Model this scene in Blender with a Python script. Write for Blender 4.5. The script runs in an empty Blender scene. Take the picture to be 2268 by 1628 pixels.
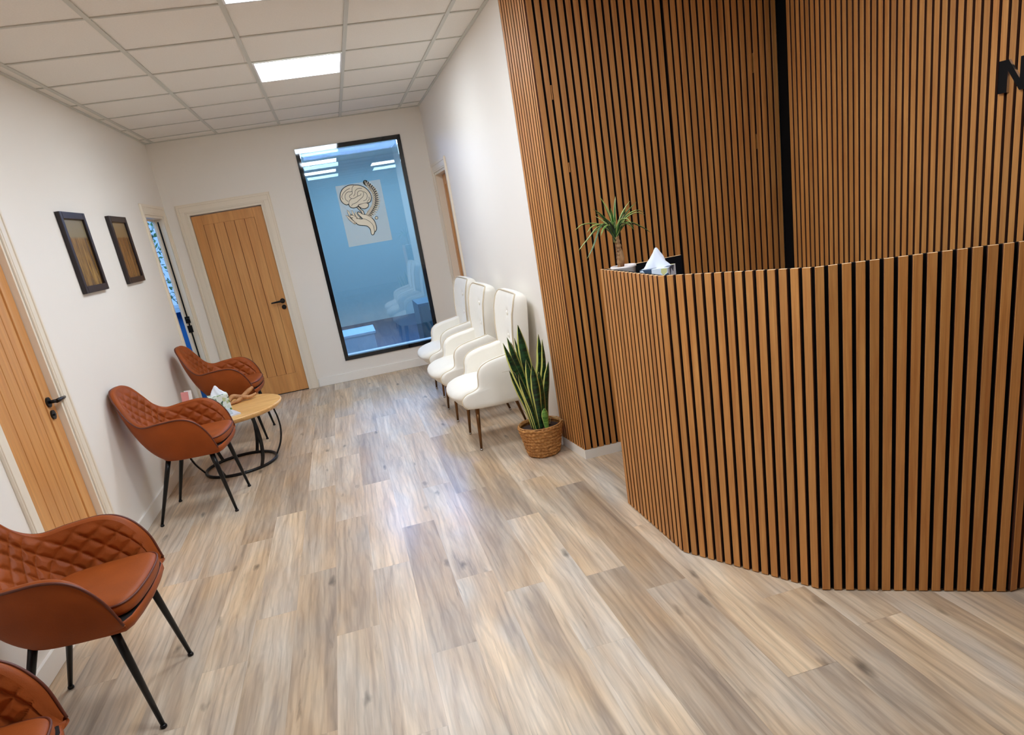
import bpy, bmesh, math, random
from mathutils import Vector, Matrix
PI = math.pi
random.seed(7)
COL = bpy.context.scene.collection

# ------------------------------------------------------------------ helpers
class MB:
    """collects shapes, becomes ONE mesh object"""
    def __init__(s): s.v = []; s.f = []; s.m = []; s.sm = []
    def add(s, vs, fs, mi=0, smooth=False):
        o = len(s.v); s.v += [tuple(p) for p in vs]
        for f in fs: s.f.append([i + o for i in f]); s.m.append(mi); s.sm.append(smooth)
    def box(s, x0, x1, y0, y1, z0, z1, mi=0, top=None, end=None):
        vs = [(x0,y0,z0),(x1,y0,z0),(x1,y1,z0),(x0,y1,z0),(x0,y0,z1),(x1,y0,z1),(x1,y1,z1),(x0,y1,z1)]
        s.add(vs, [(0,3,2,1),(0,1,5,4),(1,2,6,5),(2,3,7,6),(3,0,4,7)], mi)
        s.add(vs[4:], [(0,1,2,3)], mi if top is None else top)
    def prism(s, pts, z0, z1, mi=0, smooth=False):
        n = len(pts)
        s.add([(p[0],p[1],z0) for p in pts] + [(p[0],p[1],z1) for p in pts],
              [tuple(range(n-1,-1,-1)), tuple(range(n,2*n))], mi)
        s.add([(p[0],p[1],z0) for p in pts] + [(p[0],p[1],z1) for p in pts],
              [(i,(i+1)%n,(i+1)%n+n,i+n) for i in range(n)], mi, smooth)
    def tube(s, pts, rad, n=10, mi=0, closed=False, caps=True):
        pts = [Vector(p) for p in pts]; N = len(pts)
        if not hasattr(rad, '__len__'): rad = [rad]*N
        rings = []; prev = None
        for i, p in enumerate(pts):
            a = pts[(i-1) % N] if (closed or i > 0) else p
            b = pts[(i+1) % N] if (closed or i < N-1) else p
            t = (b-a).normalized()
            if prev is None:
                up = Vector((0,0,1)) if abs(t.z) < .9 else Vector((1,0,0))
                x = t.cross(up).normalized()
            else: x = (prev - t*prev.dot(t)).normalized()
            prev = x; y = t.cross(x)
            rings.append([p + (x*math.cos(2*PI*k/n) + y*math.sin(2*PI*k/n))*rad[i] for k in range(n)])
        vs = [q for r in rings for q in r]; fs = []
        for i in range(N if closed else N-1):
            j = (i+1) % N
            for k in range(n): fs.append((i*n+k, j*n+k, j*n+(k+1)%n, i*n+(k+1)%n))
        s.add(vs, fs, mi, True)
        if caps and not closed:
            s.add(rings[0], [tuple(range(n))], mi); s.add(rings[-1], [tuple(range(n-1,-1,-1))], mi)
    def lathe(s, prof, cx=0, cy=0, n=32, mi=0, smooth=True, close=True):
        vs = [(cx+r*math.cos(2*PI*k/n), cy+r*math.sin(2*PI*k/n), z) for r, z in prof for k in range(n)]
        fs = []
        for i in range(len(prof)-1):
            for k in range(n): fs.append((i*n+k, i*n+(k+1)%n, (i+1)*n+(k+1)%n, (i+1)*n+k))
        s.add(vs, fs, mi, smooth)
        if close:
            s.add(vs[:n], [tuple(range(n-1,-1,-1))], mi); s.add(vs[-n:], [tuple(range(n))], mi)
    def grid(s, fn, nu, nv, mi=0, wrapu=False, smooth=True, flip=False):
        vs = [fn(i/(nu if wrapu else nu-1), j/(nv-1)) for j in range(nv) for i in range(nu)]
        fs = []
        for j in range(nv-1):
            for i in range(nu if wrapu else nu-1):
                a, b = j*nu+i, j*nu+(i+1) % nu
                q = (a, b, b+nu, a+nu); fs.append(q[::-1] if flip else q)
        s.add(vs, fs, mi, smooth)
    def build(s, name, mats, parent=None, loc=None, rz=0, bevel=0, seg=2, clean=True):
        me = bpy.data.meshes.new(name); me.from_pydata(s.v, [], s.f)
        if not isinstance(mats, (list, tuple)): mats = [mats]
        for m in mats: me.materials.append(m)
        me.polygons.foreach_set('material_index', s.m)
        me.polygons.foreach_set('use_smooth', s.sm)
        if clean:
            bm = bmesh.new(); bm.from_mesh(me)
            bmesh.ops.remove_doubles(bm, verts=bm.verts, dist=1e-5)
            bmesh.ops.recalc_face_normals(bm, faces=bm.faces)
            bm.to_mesh(me); bm.free()
        me.update()
        o = bpy.data.objects.new(name, me); COL.objects.link(o)
        if parent: o.parent = parent
        if loc is not None: o.location = loc
        o.rotation_euler.z = rz
        if bevel:
            b = o.modifiers.new('b', 'BEVEL'); b.width = bevel; b.segments = seg; b.limit_method = 'ANGLE'
            b.angle_limit = math.radians(40)
            me.polygons.foreach_set('use_smooth', [True]*len(me.polygons))
            w = o.modifiers.new('n', 'WEIGHTED_NORMAL')
        return o

def thing(name, label, cat, loc=(0,0,0), rz=0, group=None):
    o = bpy.data.objects.new(name, None); COL.objects.link(o)
    o.empty_display_size = .1; o.location = loc; o.rotation_euler.z = rz
    o['label'] = label; o['category'] = cat
    if group: o['group'] = group
    return o
def tag(o, label, cat, group=None):
    o['label'] = label; o['category'] = cat
    if group: o['group'] = group
    return o
def struct(o, label=None):
    o['kind'] = 'structure'
    if label: o['label'] = label
    return o
def copy_tree(o, parent=None):
    c = o.copy(); COL.objects.link(c)
    if parent: c.parent = parent
    for ch in list(o.children): copy_tree(ch, c)
    return c
def catmull(pts, n=8, closed=False):
    P = [Vector(p) for p in pts]; N = len(P); out = []
    for i in range(N if closed else N-1):
        p0 = P[(i-1) % N] if (closed or i > 0) else P[0]*2-P[1]
        p1, p2 = P[i], P[(i+1) % N]
        p3 = P[(i+2) % N] if (closed or i+2 < N) else P[-1]*2-P[-2]
        for k in range(n):
            t = k/n
            out.append(.5*((2*p1)+(p2-p0)*t+(2*p0-5*p1+4*p2-p3)*t*t+(3*p1-p0-3*p2+p3)*t**3))
    if not closed: out.append(P[-1])
    return out
def interp(keys, t):
    if t <= keys[0][0]: return keys[0][1]
    for (a, va), (b, vb) in zip(keys, keys[1:]):
        if t <= b:
            k = (t-a)/(b-a); return va+(vb-va)*k
    return keys[-1][1]

# ------------------------------------------------------------------ materials
def newmat(name):
    m = bpy.data.materials.new(name); m.use_nodes = True
    nt = m.node_tree; b = nt.nodes['Principled BSDF']
    return m, nt, b
def srgb(r, g, b):
    f = lambda c: (c/255)/12.92 if c/255 <= .04045 else ((c/255+.055)/1.055)**2.4
    return (f(r), f(g), f(b), 1)
def plain(name, col, rough=.5, metal=0, spec=.5, coat=0, bump=0, bscale=200, var=0, vscale=8):
    m, nt, b = newmat(name)
    b.inputs['Base Color'].default_value = col; b.inputs['Roughness'].default_value = rough
    b.inputs['Metallic'].default_value = metal; b.inputs['Specular IOR Level'].default_value = spec
    b.inputs['Coat Weight'].default_value = coat
    tc = nt.nodes.new('ShaderNodeTexCoord')
    if var:
        n = nt.nodes.new('ShaderNodeTexNoise'); n.inputs['Scale'].default_value = vscale; n.inputs['Detail'].default_value = 4
        nt.links.new(tc.outputs['Object'], n.inputs['Vector'])
        mx = nt.nodes.new('ShaderNodeMix'); mx.data_type = 'RGBA'; mx.blend_type = 'MULTIPLY'
        mx.inputs[6].default_value = col
        r = nt.nodes.new('ShaderNodeMapRange'); r.inputs[1].default_value = .3; r.inputs[2].default_value = .7
        r.inputs[3].default_value = 1-var; r.inputs[4].default_value = 1.0
        nt.links.new(n.outputs['Fac'], r.inputs[0])
        nt.links.new(r.outputs[0], mx.inputs[7]); mx.inputs[0].default_value = 1
        nt.links.new(mx.outputs[2], b.inputs['Base Color'])
    if bump:
        n = nt.nodes.new('ShaderNodeTexNoise'); n.inputs['Scale'].default_value = bscale; n.inputs['Detail'].default_value = 3
        nt.links.new(tc.outputs['Object'], n.inputs['Vector'])
        bp = nt.nodes.new('ShaderNodeBump'); bp.inputs['Strength'].default_value = bump; bp.inputs['Distance'].default_value = .002
        nt.links.new(n.outputs['Fac'], bp.inputs['Height']); nt.links.new(bp.outputs[0], b.inputs['Normal'])
    return m
def wood(name, c1, c2, scale=(30,30,1.6), rough=.45, vary=.25, axis='Object', coat=0, cells=None):
    """grain stretched along local z (or as scaled); cells=(size) gives each slat / board its own tone"""
    m, nt, b = newmat(name); N = nt.nodes.new; L = nt.links.new
    tc = N('ShaderNodeTexCoord'); mp = N('ShaderNodeMapping'); mp.inputs['Scale'].default_value = scale
    L(tc.outputs['Object'], mp.inputs[0])
    n = N('ShaderNodeTexNoise'); n.inputs['Scale'].default_value = 1; n.inputs['Detail'].default_value = 8; n.inputs['Roughness'].default_value = .62; n.inputs['Distortion'].default_value = .6
    L(mp.outputs[0], n.inputs['Vector'])
    cr = N('ShaderNodeValToRGB'); cr.color_ramp.elements[0].position = .32; cr.color_ramp.elements[1].position = .7
    cr.color_ramp.elements[0].color = c1; cr.color_ramp.elements[1].color = c2
    L(n.outputs['Fac'], cr.inputs[0]); out = cr.outputs[0]
    mp2 = N('ShaderNodeMapping'); mp2.inputs['Scale'].default_value = (scale[0]*6, scale[1]*6, scale[2]*3)
    L(tc.outputs['Object'], mp2.inputs[0])
    n2 = N('ShaderNodeTexNoise'); n2.inputs['Scale'].default_value = 1; n2.inputs['Detail'].default_value = 4
    L(mp2.outputs[0], n2.inputs['Vector'])
    r = N('ShaderNodeMapRange'); r.inputs[1].default_value = .35; r.inputs[2].default_value = .65; r.inputs[3].default_value = 1-vary; r.inputs[4].default_value = 1.05
    L(n2.outputs['Fac'], r.inputs[0])
    mx = N('ShaderNodeMix'); mx.data_type = 'RGBA'; mx.blend_type = 'MULTIPLY'; mx.inputs[0].default_value = 1
    L(out, mx.inputs[6]); L(r.outputs[0], mx.inputs[7]); out = mx.outputs[2]
    if cells:
        sx = N('ShaderNodeSeparateXYZ'); L(tc.outputs['Object'], sx.inputs[0])
        d = N('ShaderNodeMath'); d.operation = 'DIVIDE'; d.inputs[1].default_value = cells; L(sx.outputs[0], d.inputs[0])
        fl = N('ShaderNodeMath'); fl.operation = 'FLOOR'; L(d.outputs[0], fl.inputs[0])
        wn = N('ShaderNodeTexWhiteNoise'); wn.noise_dimensions = '1D'; L(fl.outputs[0], wn.inputs['W'])
        r2 = N('ShaderNodeMapRange'); r2.inputs[3].default_value = .86; r2.inputs[4].default_value = 1.08
        L(wn.outputs['Value'], r2.inputs[0])
        mx2 = N('ShaderNodeMix'); mx2.data_type = 'RGBA'; mx2.blend_type = 'MULTIPLY'; mx2.inputs[0].default_value = 1
        L(out, mx2.inputs[6]); L(r2.outputs[0], mx2.inputs[7]); out = mx2.outputs[2]
    L(out, b.inputs['Base Color'])
    b.inputs['Roughness'].default_value = rough; b.inputs['Coat Weight'].default_value = coat
    bp = N('ShaderNodeBump'); bp.inputs['Strength'].default_value = .25; bp.inputs['Distance'].default_value = .001
    L(n2.outputs['Fac'], bp.inputs['Height']); L(bp.outputs[0], b.inputs['Normal'])
    return m
def emit(name, col, s):
    m, nt, b = newmat(name)
    b.inputs['Base Color'].default_value = (0,0,0,1)
    b.inputs['Emission Color'].default_value = col; b.inputs['Emission Strength'].default_value = s
    b.inputs['Specular IOR Level'].default_value = 0
    return m
def glass_pane(name, tint=(.75,.9,1,1), f0=.09):
    m, nt, b = newmat(name); N = nt.nodes.new; L = nt.links.new
    nt.nodes.remove(b); out = nt.nodes['Material Output']
    tr = N('ShaderNodeBsdfTransparent'); tr.inputs[0].default_value = tint
    gl = N('ShaderNodeBsdfGlossy'); gl.inputs['Roughness'].default_value = 0.0
    fr = N('ShaderNodeFresnel'); fr.inputs['IOR'].default_value = 1.5
    mr = N('ShaderNodeMapRange'); mr.inputs[1].default_value = .04; mr.inputs[2].default_value = 1; mr.inputs[3].default_value = f0; mr.inputs[4].default_value = 1
    L(fr.outputs[0], mr.inputs[0])
    mx = N('ShaderNodeMixShader'); L(mr.outputs[0], mx.inputs[0]); L(tr.outputs[0], mx.inputs[1]); L(gl.outputs[0], mx.inputs[2])
    L(mx.outputs[0], out.inputs[0])
    return m

M = {}
M['wall'] = plain('wall_paint', srgb(240,234,225), .7, spec=.25, bump=.15, bscale=350)
M['trim'] = plain('trim_gloss_paint', srgb(238,226,206), .35, spec=.5)
M['base'] = plain('baseboard_paint', srgb(244,240,232), .35)
M['tile'] = plain('ceiling_tile', srgb(240,236,229), .95, spec=.1, bump=.5, bscale=420, var=.05, vscale=120)
M['tbar'] = plain('ceiling_grid_metal', srgb(206,206,198), .5, spec=.3)
M['slat'] = wood('slat_veneer', srgb(184,116,54), srgb(214,153,84), (60,60,2.2), .5, .12, cells=.04)
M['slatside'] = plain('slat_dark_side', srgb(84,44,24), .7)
M['mdf'] = plain('slat_core', srgb(226,186,140), .7)
M['felt'] = plain('black_felt', srgb(16,14,14), .95, spec=.1)
M['blackpanel'] = plain('black_board', srgb(12,12,16), .5, spec=.2)
M['oak'] = wood('oak_door', srgb(204,140,78), srgb(222,164,100), (9,9,1.0), .38, .08, cells=None)
M['groove'] = plain('door_groove', srgb(120,64,26), .7)
M['blackmetal'] = plain('black_metal', srgb(14,14,16), .32, metal=.3, spec=.5)
M['leather'] = plain('tan_leather', srgb(156,76,28), .5, spec=.2, bump=.25, bscale=160, var=.22, vscale=7)
M['pipe'] = plain('leather_piping', srgb(92,38,18), .5)
M['underseat'] = plain('dark_underside', srgb(20,14,12), .9)
M['velvet'] = plain('cream_velvet', srgb(243,238,227), .85, spec=.2, bump=.2, bscale=500, var=.06, vscale=5)
M['velvet'].node_tree.nodes['Principled BSDF'].inputs['Sheen Weight'].default_value = .3
M['creampipe'] = plain('cream_piping', srgb(212,196,168), .7)
M['bronze'] = plain('bronze_leg', srgb(120,84,52), .3, metal=.85)
M['steel'] = plain('steel_cap', srgb(190,185,180), .25, metal=.9)
M['soil'] = plain('soil', srgb(58,38,28), .95, bump=1, bscale=90, var=.4, vscale=60)
M['white'] = plain('white_card', srgb(238,238,240), .5)
M['tissue'] = plain('tissue_paper', srgb(236,240,250), .9, spec=.1)
M['ceramic'] = plain('pale_ceramic', srgb(232,220,214), .3)
M['gloss_black'] = plain('black_glass_border', srgb(8,10,18), .04, spec=.6)
M['tabletop'] = wood('table_wood', srgb(206,150,84), srgb(232,188,122), (3,26,26), .35, .12)
M['driftwood'] = wood('carved_wood', srgb(160,104,58), srgb(206,152,98), (20,20,20), .6, .2)

# ------------------------------------------------------------------ floor: planks laid as in the room
def floor_mat():
    m, nt, b = newmat('vinyl_oak_planks'); N = nt.nodes.new; L = nt.links.new
    at = N('ShaderNodeAttribute'); at.attribute_name = 'plank'
    sp = N('ShaderNodeSeparateColor'); L(at.outputs['Color'], sp.inputs[0])
    tc = N('ShaderNodeTexCoord')
    off = N('ShaderNodeCombineXYZ')
    mm = N('ShaderNodeMath'); mm.operation = 'MULTIPLY'; mm.inputs[1].default_value = 37; L(sp.outputs[1], mm.inputs[0])
    L(mm.outputs[0], off.inputs[0]); L(mm.outputs[0], off.inputs[2])
    ad = N('ShaderNodeVectorMath'); ad.operation = 'ADD'; L(tc.outputs['Object'], ad.inputs[0]); L(off.outputs[0], ad.inputs[1])
    def noise(sc, det, dist=0, rough=.5):
        mp = N('ShaderNodeMapping'); mp.inputs['Scale'].default_value = sc; L(ad.outputs[0], mp.inputs[0])
        n = N('ShaderNodeTexNoise'); n.inputs['Scale'].default_value = 1; n.inputs['Detail'].default_value = det
        n.inputs['Distortion'].default_value = dist; n.inputs['Roughness'].default_value = rough
        L(mp.outputs[0], n.inputs['Vector']); return n.outputs['Fac']
    g1 = noise((11, .9, 1), 5, 1.0, .55); g2 = noise((70, 2.6, 1), 6, .4, .6); g3 = noise((4.0, 1.6, 1), 3, .3)
    cr = N('ShaderNodeValToRGB'); e = cr.color_ramp.elements
    e[0].position = .28; e[0].color = srgb(176,162,146); e[1].position = .72; e[1].color = srgb(236,225,205)
    x = cr.color_ramp.elements.new(.43); x.color = srgb(204,188,166); x = cr.color_ramp.elements.new(.55); x.color = srgb(220,207,186)
    L(g1, cr.inputs[0])
    # fine streaks
    r = N('ShaderNodeMapRange'); r.inputs[1].default_value = .36; r.inputs[2].default_value = .62; r.inputs[3].default_value = .84; r.inputs[4].default_value = 1.04
    L(g2, r.inputs[0])
    mx = N('ShaderNodeMix'); mx.data_type = 'RGBA'; mx.blend_type = 'MULTIPLY'; mx.inputs[0].default_value = 1
    L(cr.outputs[0], mx.inputs[6]); L(r.outputs[0], mx.inputs[7])
    # plank tone
    ton = N('ShaderNodeValToRGB'); e = ton.color_ramp.elements
    e[0].position = 0; e[0].color = srgb(216,208,200); e[1].position = 1; e[1].color = (1.0,.985,.96,1)
    x = ton.color_ramp.elements.new(.45); x.color = srgb(242,236,228)
    L(sp.outputs[0], ton.inputs[0])
    mx2 = N('ShaderNodeMix'); mx2.data_type = 'RGBA'; mx2.blend_type = 'MULTIPLY'; mx2.inputs[0].default_value = 1
    L(mx.outputs[2], mx2.inputs[6]); L(ton.outputs[0], mx2.inputs[7])
    # tint patches (greyer / redder)
    r3 = N('ShaderNodeMapRange'); r3.inputs[1].default_value = .35; r3.inputs[2].default_value = .65; L(g3, r3.inputs[0])
    tn = N('ShaderNodeMix'); tn.data_type = 'RGBA'; tn.inputs[6].default_value = srgb(255,240,224); tn.inputs[7].default_value = srgb(240,240,246); L(r3.outputs[0], tn.inputs[0])
    mx3 = N('ShaderNodeMix'); mx3.data_type = 'RGBA'; mx3.blend_type = 'MULTIPLY'; mx3.inputs[0].default_value = 1
    L(mx2.outputs[2], mx3.inputs[6]); L(tn.outputs[2], mx3.inputs[7])
    # knots
    mp = N('ShaderNodeMapping'); mp.inputs['Scale'].default_value = (6.5, 2.2, 1); L(ad.outputs[0], mp.inputs[0])
    nd = N('ShaderNodeTexNoise'); nd.inputs['Scale'].default_value = 5; L(mp.outputs[0], nd.inputs['Vector'])
    ma = N('ShaderNodeVectorMath'); ma.operation = 'MULTIPLY_ADD'; ma.inputs[1].default_value = (.22,.22,.22); L(nd.outputs['Color'], ma.inputs[0]); L(mp.outputs[0], ma.inputs[2])
    vo = N('ShaderNodeTexVoronoi'); vo.inputs['Scale'].default_value = 1; L(ma.outputs[0], vo.inputs['Vector'])
    kn = N('ShaderNodeMapRange'); kn.inputs[1].default_value = .03; kn.inputs[2].default_value = .13; kn.inputs[3].default_value = .38; kn.inputs[4].default_value = 1
    L(vo.outputs['Distance'], kn.inputs[0])
    mx4 = N('ShaderNodeMix'); mx4.data_type = 'RGBA'; mx4.blend_type = 'MULTIPLY'; mx4.inputs[0].default_value = 1
    L(mx3.outputs[2], mx4.inputs[6]); L(kn.outputs[0], mx4.inputs[7])
    # dark broken grain lines
    g4 = noise((26, 1.1, 1), 7, 2.2, .7)
    dl = N('ShaderNodeMapRange'); dl.inputs[1].default_value = .60; dl.inputs[2].default_value = .70; dl.inputs[3].default_value = 1; dl.inputs[4].default_value = .62; L(g4, dl.inputs[0])
    mx5 = N('ShaderNodeMix'); mx5.data_type = 'RGBA'; mx5.blend_type = 'MULTIPLY'; mx5.inputs[0].default_value = 1
    L(mx4.outputs[2], mx5.inputs[6]); L(dl.outputs[0], mx5.inputs[7])
    wv = N('ShaderNodeTexWave'); wv.wave_type = 'BANDS'; wv.bands_direction = 'X'; wv.inputs['Scale'].default_value = 5.5; wv.inputs['Distortion'].default_value = 9
    wv.inputs['Detail'].default_value = 3; wv.inputs['Detail Scale'].default_value = 1.3
    wm = N('ShaderNodeMapping'); wm.inputs['Scale'].default_value = (1.6,.30,1); L(ad.outputs[0], wm.inputs[0]); L(wm.outputs[0], wv.inputs['Vector'])
    wr = N('ShaderNodeMapRange'); wr.inputs[1].default_value = 0; wr.inputs[2].default_value = .35; wr.inputs[3].default_value = .86; wr.inputs[4].default_value = 1; L(wv.outputs['Fac'], wr.inputs[0])
    mx6 = N('ShaderNodeMix'); mx6.data_type = 'RGBA'; mx6.blend_type = 'MULTIPLY'; mx6.inputs[0].default_value = 1
    L(mx5.outputs[2], mx6.inputs[6]); L(wr.outputs[0], mx6.inputs[7])
    L(mx6.outputs[2], b.inputs['Base Color'])
    b.inputs['Roughness'].default_value = .42; b.inputs['Coat Weight'].default_value = .16; b.inputs['Coat Roughness'].default_value = .2
    bp = N('ShaderNodeBump'); bp.inputs['Strength'].default_value = .18; bp.inputs['Distance'].default_value = .001
    L(g2, bp.inputs['Height']); L(bp.outputs[0], b.inputs['Normal'])
    return m
M['floor'] = floor_mat()
PW, PL = .1775, 1.22
joint = {-1:4.33, 2:3.81, 1:4.025, -4:4.14, -2:5.05, -3:4.47, 0:4.74, -5:3.83, 3:3.28, 4:2.54, 5:2.32, 6:2.855, 7:2.05, 8:1.76, -6:3.515, -7:4.75, -8:3.97, -9:3.0}
tone = {(-1,4.33):.05, (2,3.81):.15, (-4,4.14):.0, (-5,3.83):.1, (0,3.52):.85, (0,4.74):1, (-2,3.83):.75, (-3,3.25):.3, (-1,3.11):1, (1,2.805):.95,
        (3,2.06):.95, (2,2.59):.2, (3,3.28):.25, (4,1.32):.1, (5,2.32):.0, (6,1.635):.9, (-4,2.92):.8, (0,2.3):.15, (0,1.08):.6, (1,4.025):.6, (2,5.03):.9}
fm = MB(); cols = []
for k in range(-9, 16):
    j = joint.get(k, 1.0 + (k*.37) % 1.22)
    y = j - PL*9
    while y < 7.95:
        y0, y1 = max(y, -5.6), min(y+PL, 7.95)
        if y1 > y0:
            x0, x1 = k*PW, (k+1)*PW
            fm.add([(x0+.0004,y0+.0004,0),(x1-.0004,y0+.0004,0),(x1-.0004,y1-.0004,0),(x0+.0004,y1-.0004,0)], [(0,1,2,3)])
            t = None
            for (kk, yy), tv in tone.items():
                if kk == k and abs(yy-y) < .08: t = tv
            if t is None: t = random.uniform(.2, 1)
            cols.append((t, random.random(), 0, 1))
        y += PL
n0 = len(fm.f)
fm.add([(-1.62,-5.6,-.001),(2.85,-5.6,-.001),(2.85,7.95,-.001),(-1.62,7.95,-.001)], [(0,1,2,3)]); cols.append((.1,.5,0,1))
floor = fm.build('floor', M['floor'], clean=False); struct(floor, 'pale oak-look vinyl plank floor')
ca = floor.data.color_attributes.new('plank', 'FLOAT_COLOR', 'CORNER')
li = 0
for p in floor.data.polygons:
    for l in p.loop_indices: ca.data[l].color = cols[p.index]

# ------------------------------------------------------------------ room shell
XL, XR, YB, H = -1.541, 1.151, 7.844, 2.66
T = .15
w = MB()   # left wall with two door openings
ops = [(3.255,4.0,1.985),(6.925,7.68,1.985)]
ys = -5.5
for a, b_, h in ops:
    w.box(XL-.092, XL, ys, a, 0, H+.05); w.box(XL-.092, XL, a, b_, h, H+.05); ys = b_
w.box(XL-.092, XL, ys, YB+T, 0, H+.05)
struct(w.build('wall_left', M['wall'], clean=False))
w = MB()   # back wall: door and window opening
w.box(XL, -1.355, YB, YB+T, 0, H+.05); w.box(-1.355, -.61, YB, YB+T, 1.985, H+.05)
w.box(-.61, -.165, YB, YB+T, 0, H+.05); w.box(-.165, .88, YB, YB+T, 0, .243); w.box(-.165, .88, YB, YB+T, 2.405, H+.05)
w.box(.88, 1.45, YB, YB+T, 0, H+.05)
struct(w.build('wall_back', M['wall'], clean=False))
w = MB()
w.box(XR, XR+T, 4.205, 6.88, 0, H+.05); w.box(XR, XR+T, 6.88, 7.66, 1.985, H+.05); w.box(XR, XR+T, 7.66, YB, 0, H+.05)
w.prism([(1.176,4.205),(1.209,3.873),(XR+T,3.873),(XR+T,4.205)], 0, H+.05)
struct(w.build('wall_right', M['wall'], clean=False))
w = MB(); w.box(1.206, 2.80, 3.873, 4.02, 0, H+.05); struct(w.build('wall_nook_back', M['wall'], clean=False))
w = MB(); w.box(2.634, 2.80, -5.5, 3.873, 0, H+.05); struct(w.build('wall_nook_right', M['wall'], clean=False))
w = MB(); w.box(XL-T, 2.8, -5.65, -5.5, 0, H+.05); struct(w.build('wall_front', M['wall'], clean=False))

# ceiling: tiles with exposed grid
GX0, GY0, G = -1.463, 3.982, .6
lights = [(2, 5.182), (2, 3.382), (2, 1.582), (4, 1.582)]     # column index, y start
holes = {(c, round(y, 3)) for c, y in lights}
t = MB()
gx = [XL] + [GX0+G*i for i in range(0, 7)] + [2.66]
gy = [-5.5] + [GY0+G*n for n in range(-15, 7)] + [YB]
for i in range(len(gx)-1):
    for j in range(len(gy)-1):
        if (i-1, round(gy[j], 3)) in holes: continue
        t.box(gx[i]+.002, gx[i+1]-.002, gy[j]+.002, gy[j+1]-.002, H+.006, H+.02)
t.box(XL-.02, 2.8, -5.6, YB+.02, H+.10, H+.12)
struct(t.build('ceiling', M['tile'], clean=False), 'white suspended ceiling tiles')
t = MB()
for x in gx[1:-1]: t.box(x-.012, x+.012, -5.5, YB, H-.001, H+.005)
for y in gy[1:-1]:
    for i in range(len(gx)-1): t.box(gx[i]+.012, gx[i+1]-.012, y-.009, y+.009, H, H+.005)
for (a, b_, c, d) in [(XL,XL+.02,-5.5,YB),(XR-.02,XR,4.2,YB),(XL,XR,YB-.02,YB)]:
    t.box(a, b_, c, d, H-.002, H+.005)
struct(t.build('trim_1', M['tbar'], clean=False), 'ceiling grid bars')
M['lamp'] = emit('led_diffuser', (.80,.895,1,1), 9.2)
llab = ['square ceiling light panel nearest the back wall', 'square ceiling light panel cut by the top edge of the photo',
        'square ceiling light panel overhead before the reception desk, above the photo', 'square ceiling light panel above the reception desk, right of the others']
for (c, y), lab in zip(lights, llab):
    x = GX0+G*c
    L_ = thing('ceiling_light', lab, 'ceiling light', (x+.3, y+.3, H), 0, 'square panel lights in the ceiling')
    f = MB()
    for (a, b_, c_, d) in [(-.288,.288,-.288,-.276),(-.288,.288,.276,.288),(-.288,-.276,-.276,.276),(.276,.288,-.276,.276)]:
        f.box(a, b_, c_, d, -.004, .012)
    f.build('frame', M['white'], L_, clean=False)
    f = MB(); f.box(-.276,.276,-.276,.276, -.001, .010); f.build('diffuser', M['lamp'], L_, clean=False)

# baseboards
def base(name, segs):
    m = MB()
    for (x0, x1, y0, y1, h) in segs:
        m.box(x0, x1, y0, y1, 0, h)
    struct(m.build(name, M['base'], bevel=.004, clean=False))
base('baseboard_left', [(XL,XL+.016,-5.5,3.195,.092),(XL,XL+.016,4.068,6.84,.092),(XL,XL+.016,7.765,YB,.092)])
base('baseboard_back', [(-.515,XR,YB-.016,YB,.092),(XL,-1.45,YB-.016,YB,.092)])
base('baseboard_right', [(XR-.016,XR,4.19,6.80,.092),(XR-.016,XR,7.75,YB,.092)])
m = MB(); m.prism([(1.150,4.205),(1.1835,3.847),(1.206,3.847),(1.206,4.205)], 0, .058); m.box(1.206,2.60,3.847,3.873,0,.058)
struct(m.build('baseboard_nook', M['base'], clean=False))

# ------------------------------------------------------------------ doors
def handle(parent, x, y, z, d=-1, lever=-1, plate_dz=-.066):
    """lever handle on round rose; local -y faces the room; lever=-1 points to -x"""
    m = MB()
    def disc(cz, r, th):
        pts = [(x+r*math.cos(2*PI*k/24), cz+r*math.sin(2*PI*k/24)) for k in range(24)]
        vs = [(p[0], y, p[1]) for p in pts]+[(p[0], y-th, p[1]) for p in pts]
        m.add(vs, [tuple(range(24)), tuple(range(47,23,-1))]+[(i,(i+1)%24,(i+1)%24+24,i+24) for i in range(24)])
    disc(z, .026, .009)
    m.tube([(x,y,z),(x,y-.045,z)], .009, 12)
    m.tube([(x-lever*.008,y-.045,z),(x+lever*.02,y-.047,z),(x+lever*.07,y-.045,z-.002),(x+lever*.115,y-.04,z-.004)], [.010,.011,.009,.007], 12)
    h = m.build('door_handle', M['blackmetal'], parent)
    m = MB(); z2 = z+plate_dz
    pts = [(x+.024*math.cos(2*PI*k/24), z2+.024*math.sin(2*PI*k/24)) for k in range(24)]
    vs = [(p[0], y, p[1]) for p in pts]+[(p[0], y-.009, p[1]) for p in pts]
    m.add(vs, [tuple(range(24)), tuple(range(47,23,-1))]+[(i,(i+1)%24,(i+1)%24+24,i+24) for i in range(24)])
    m.tube([(x-.012,y-.012,z2),(x+.012,y-.012,z2)], .004, 8)
    m.build('lock_escutcheon', M['blackmetal'], parent)
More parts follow.
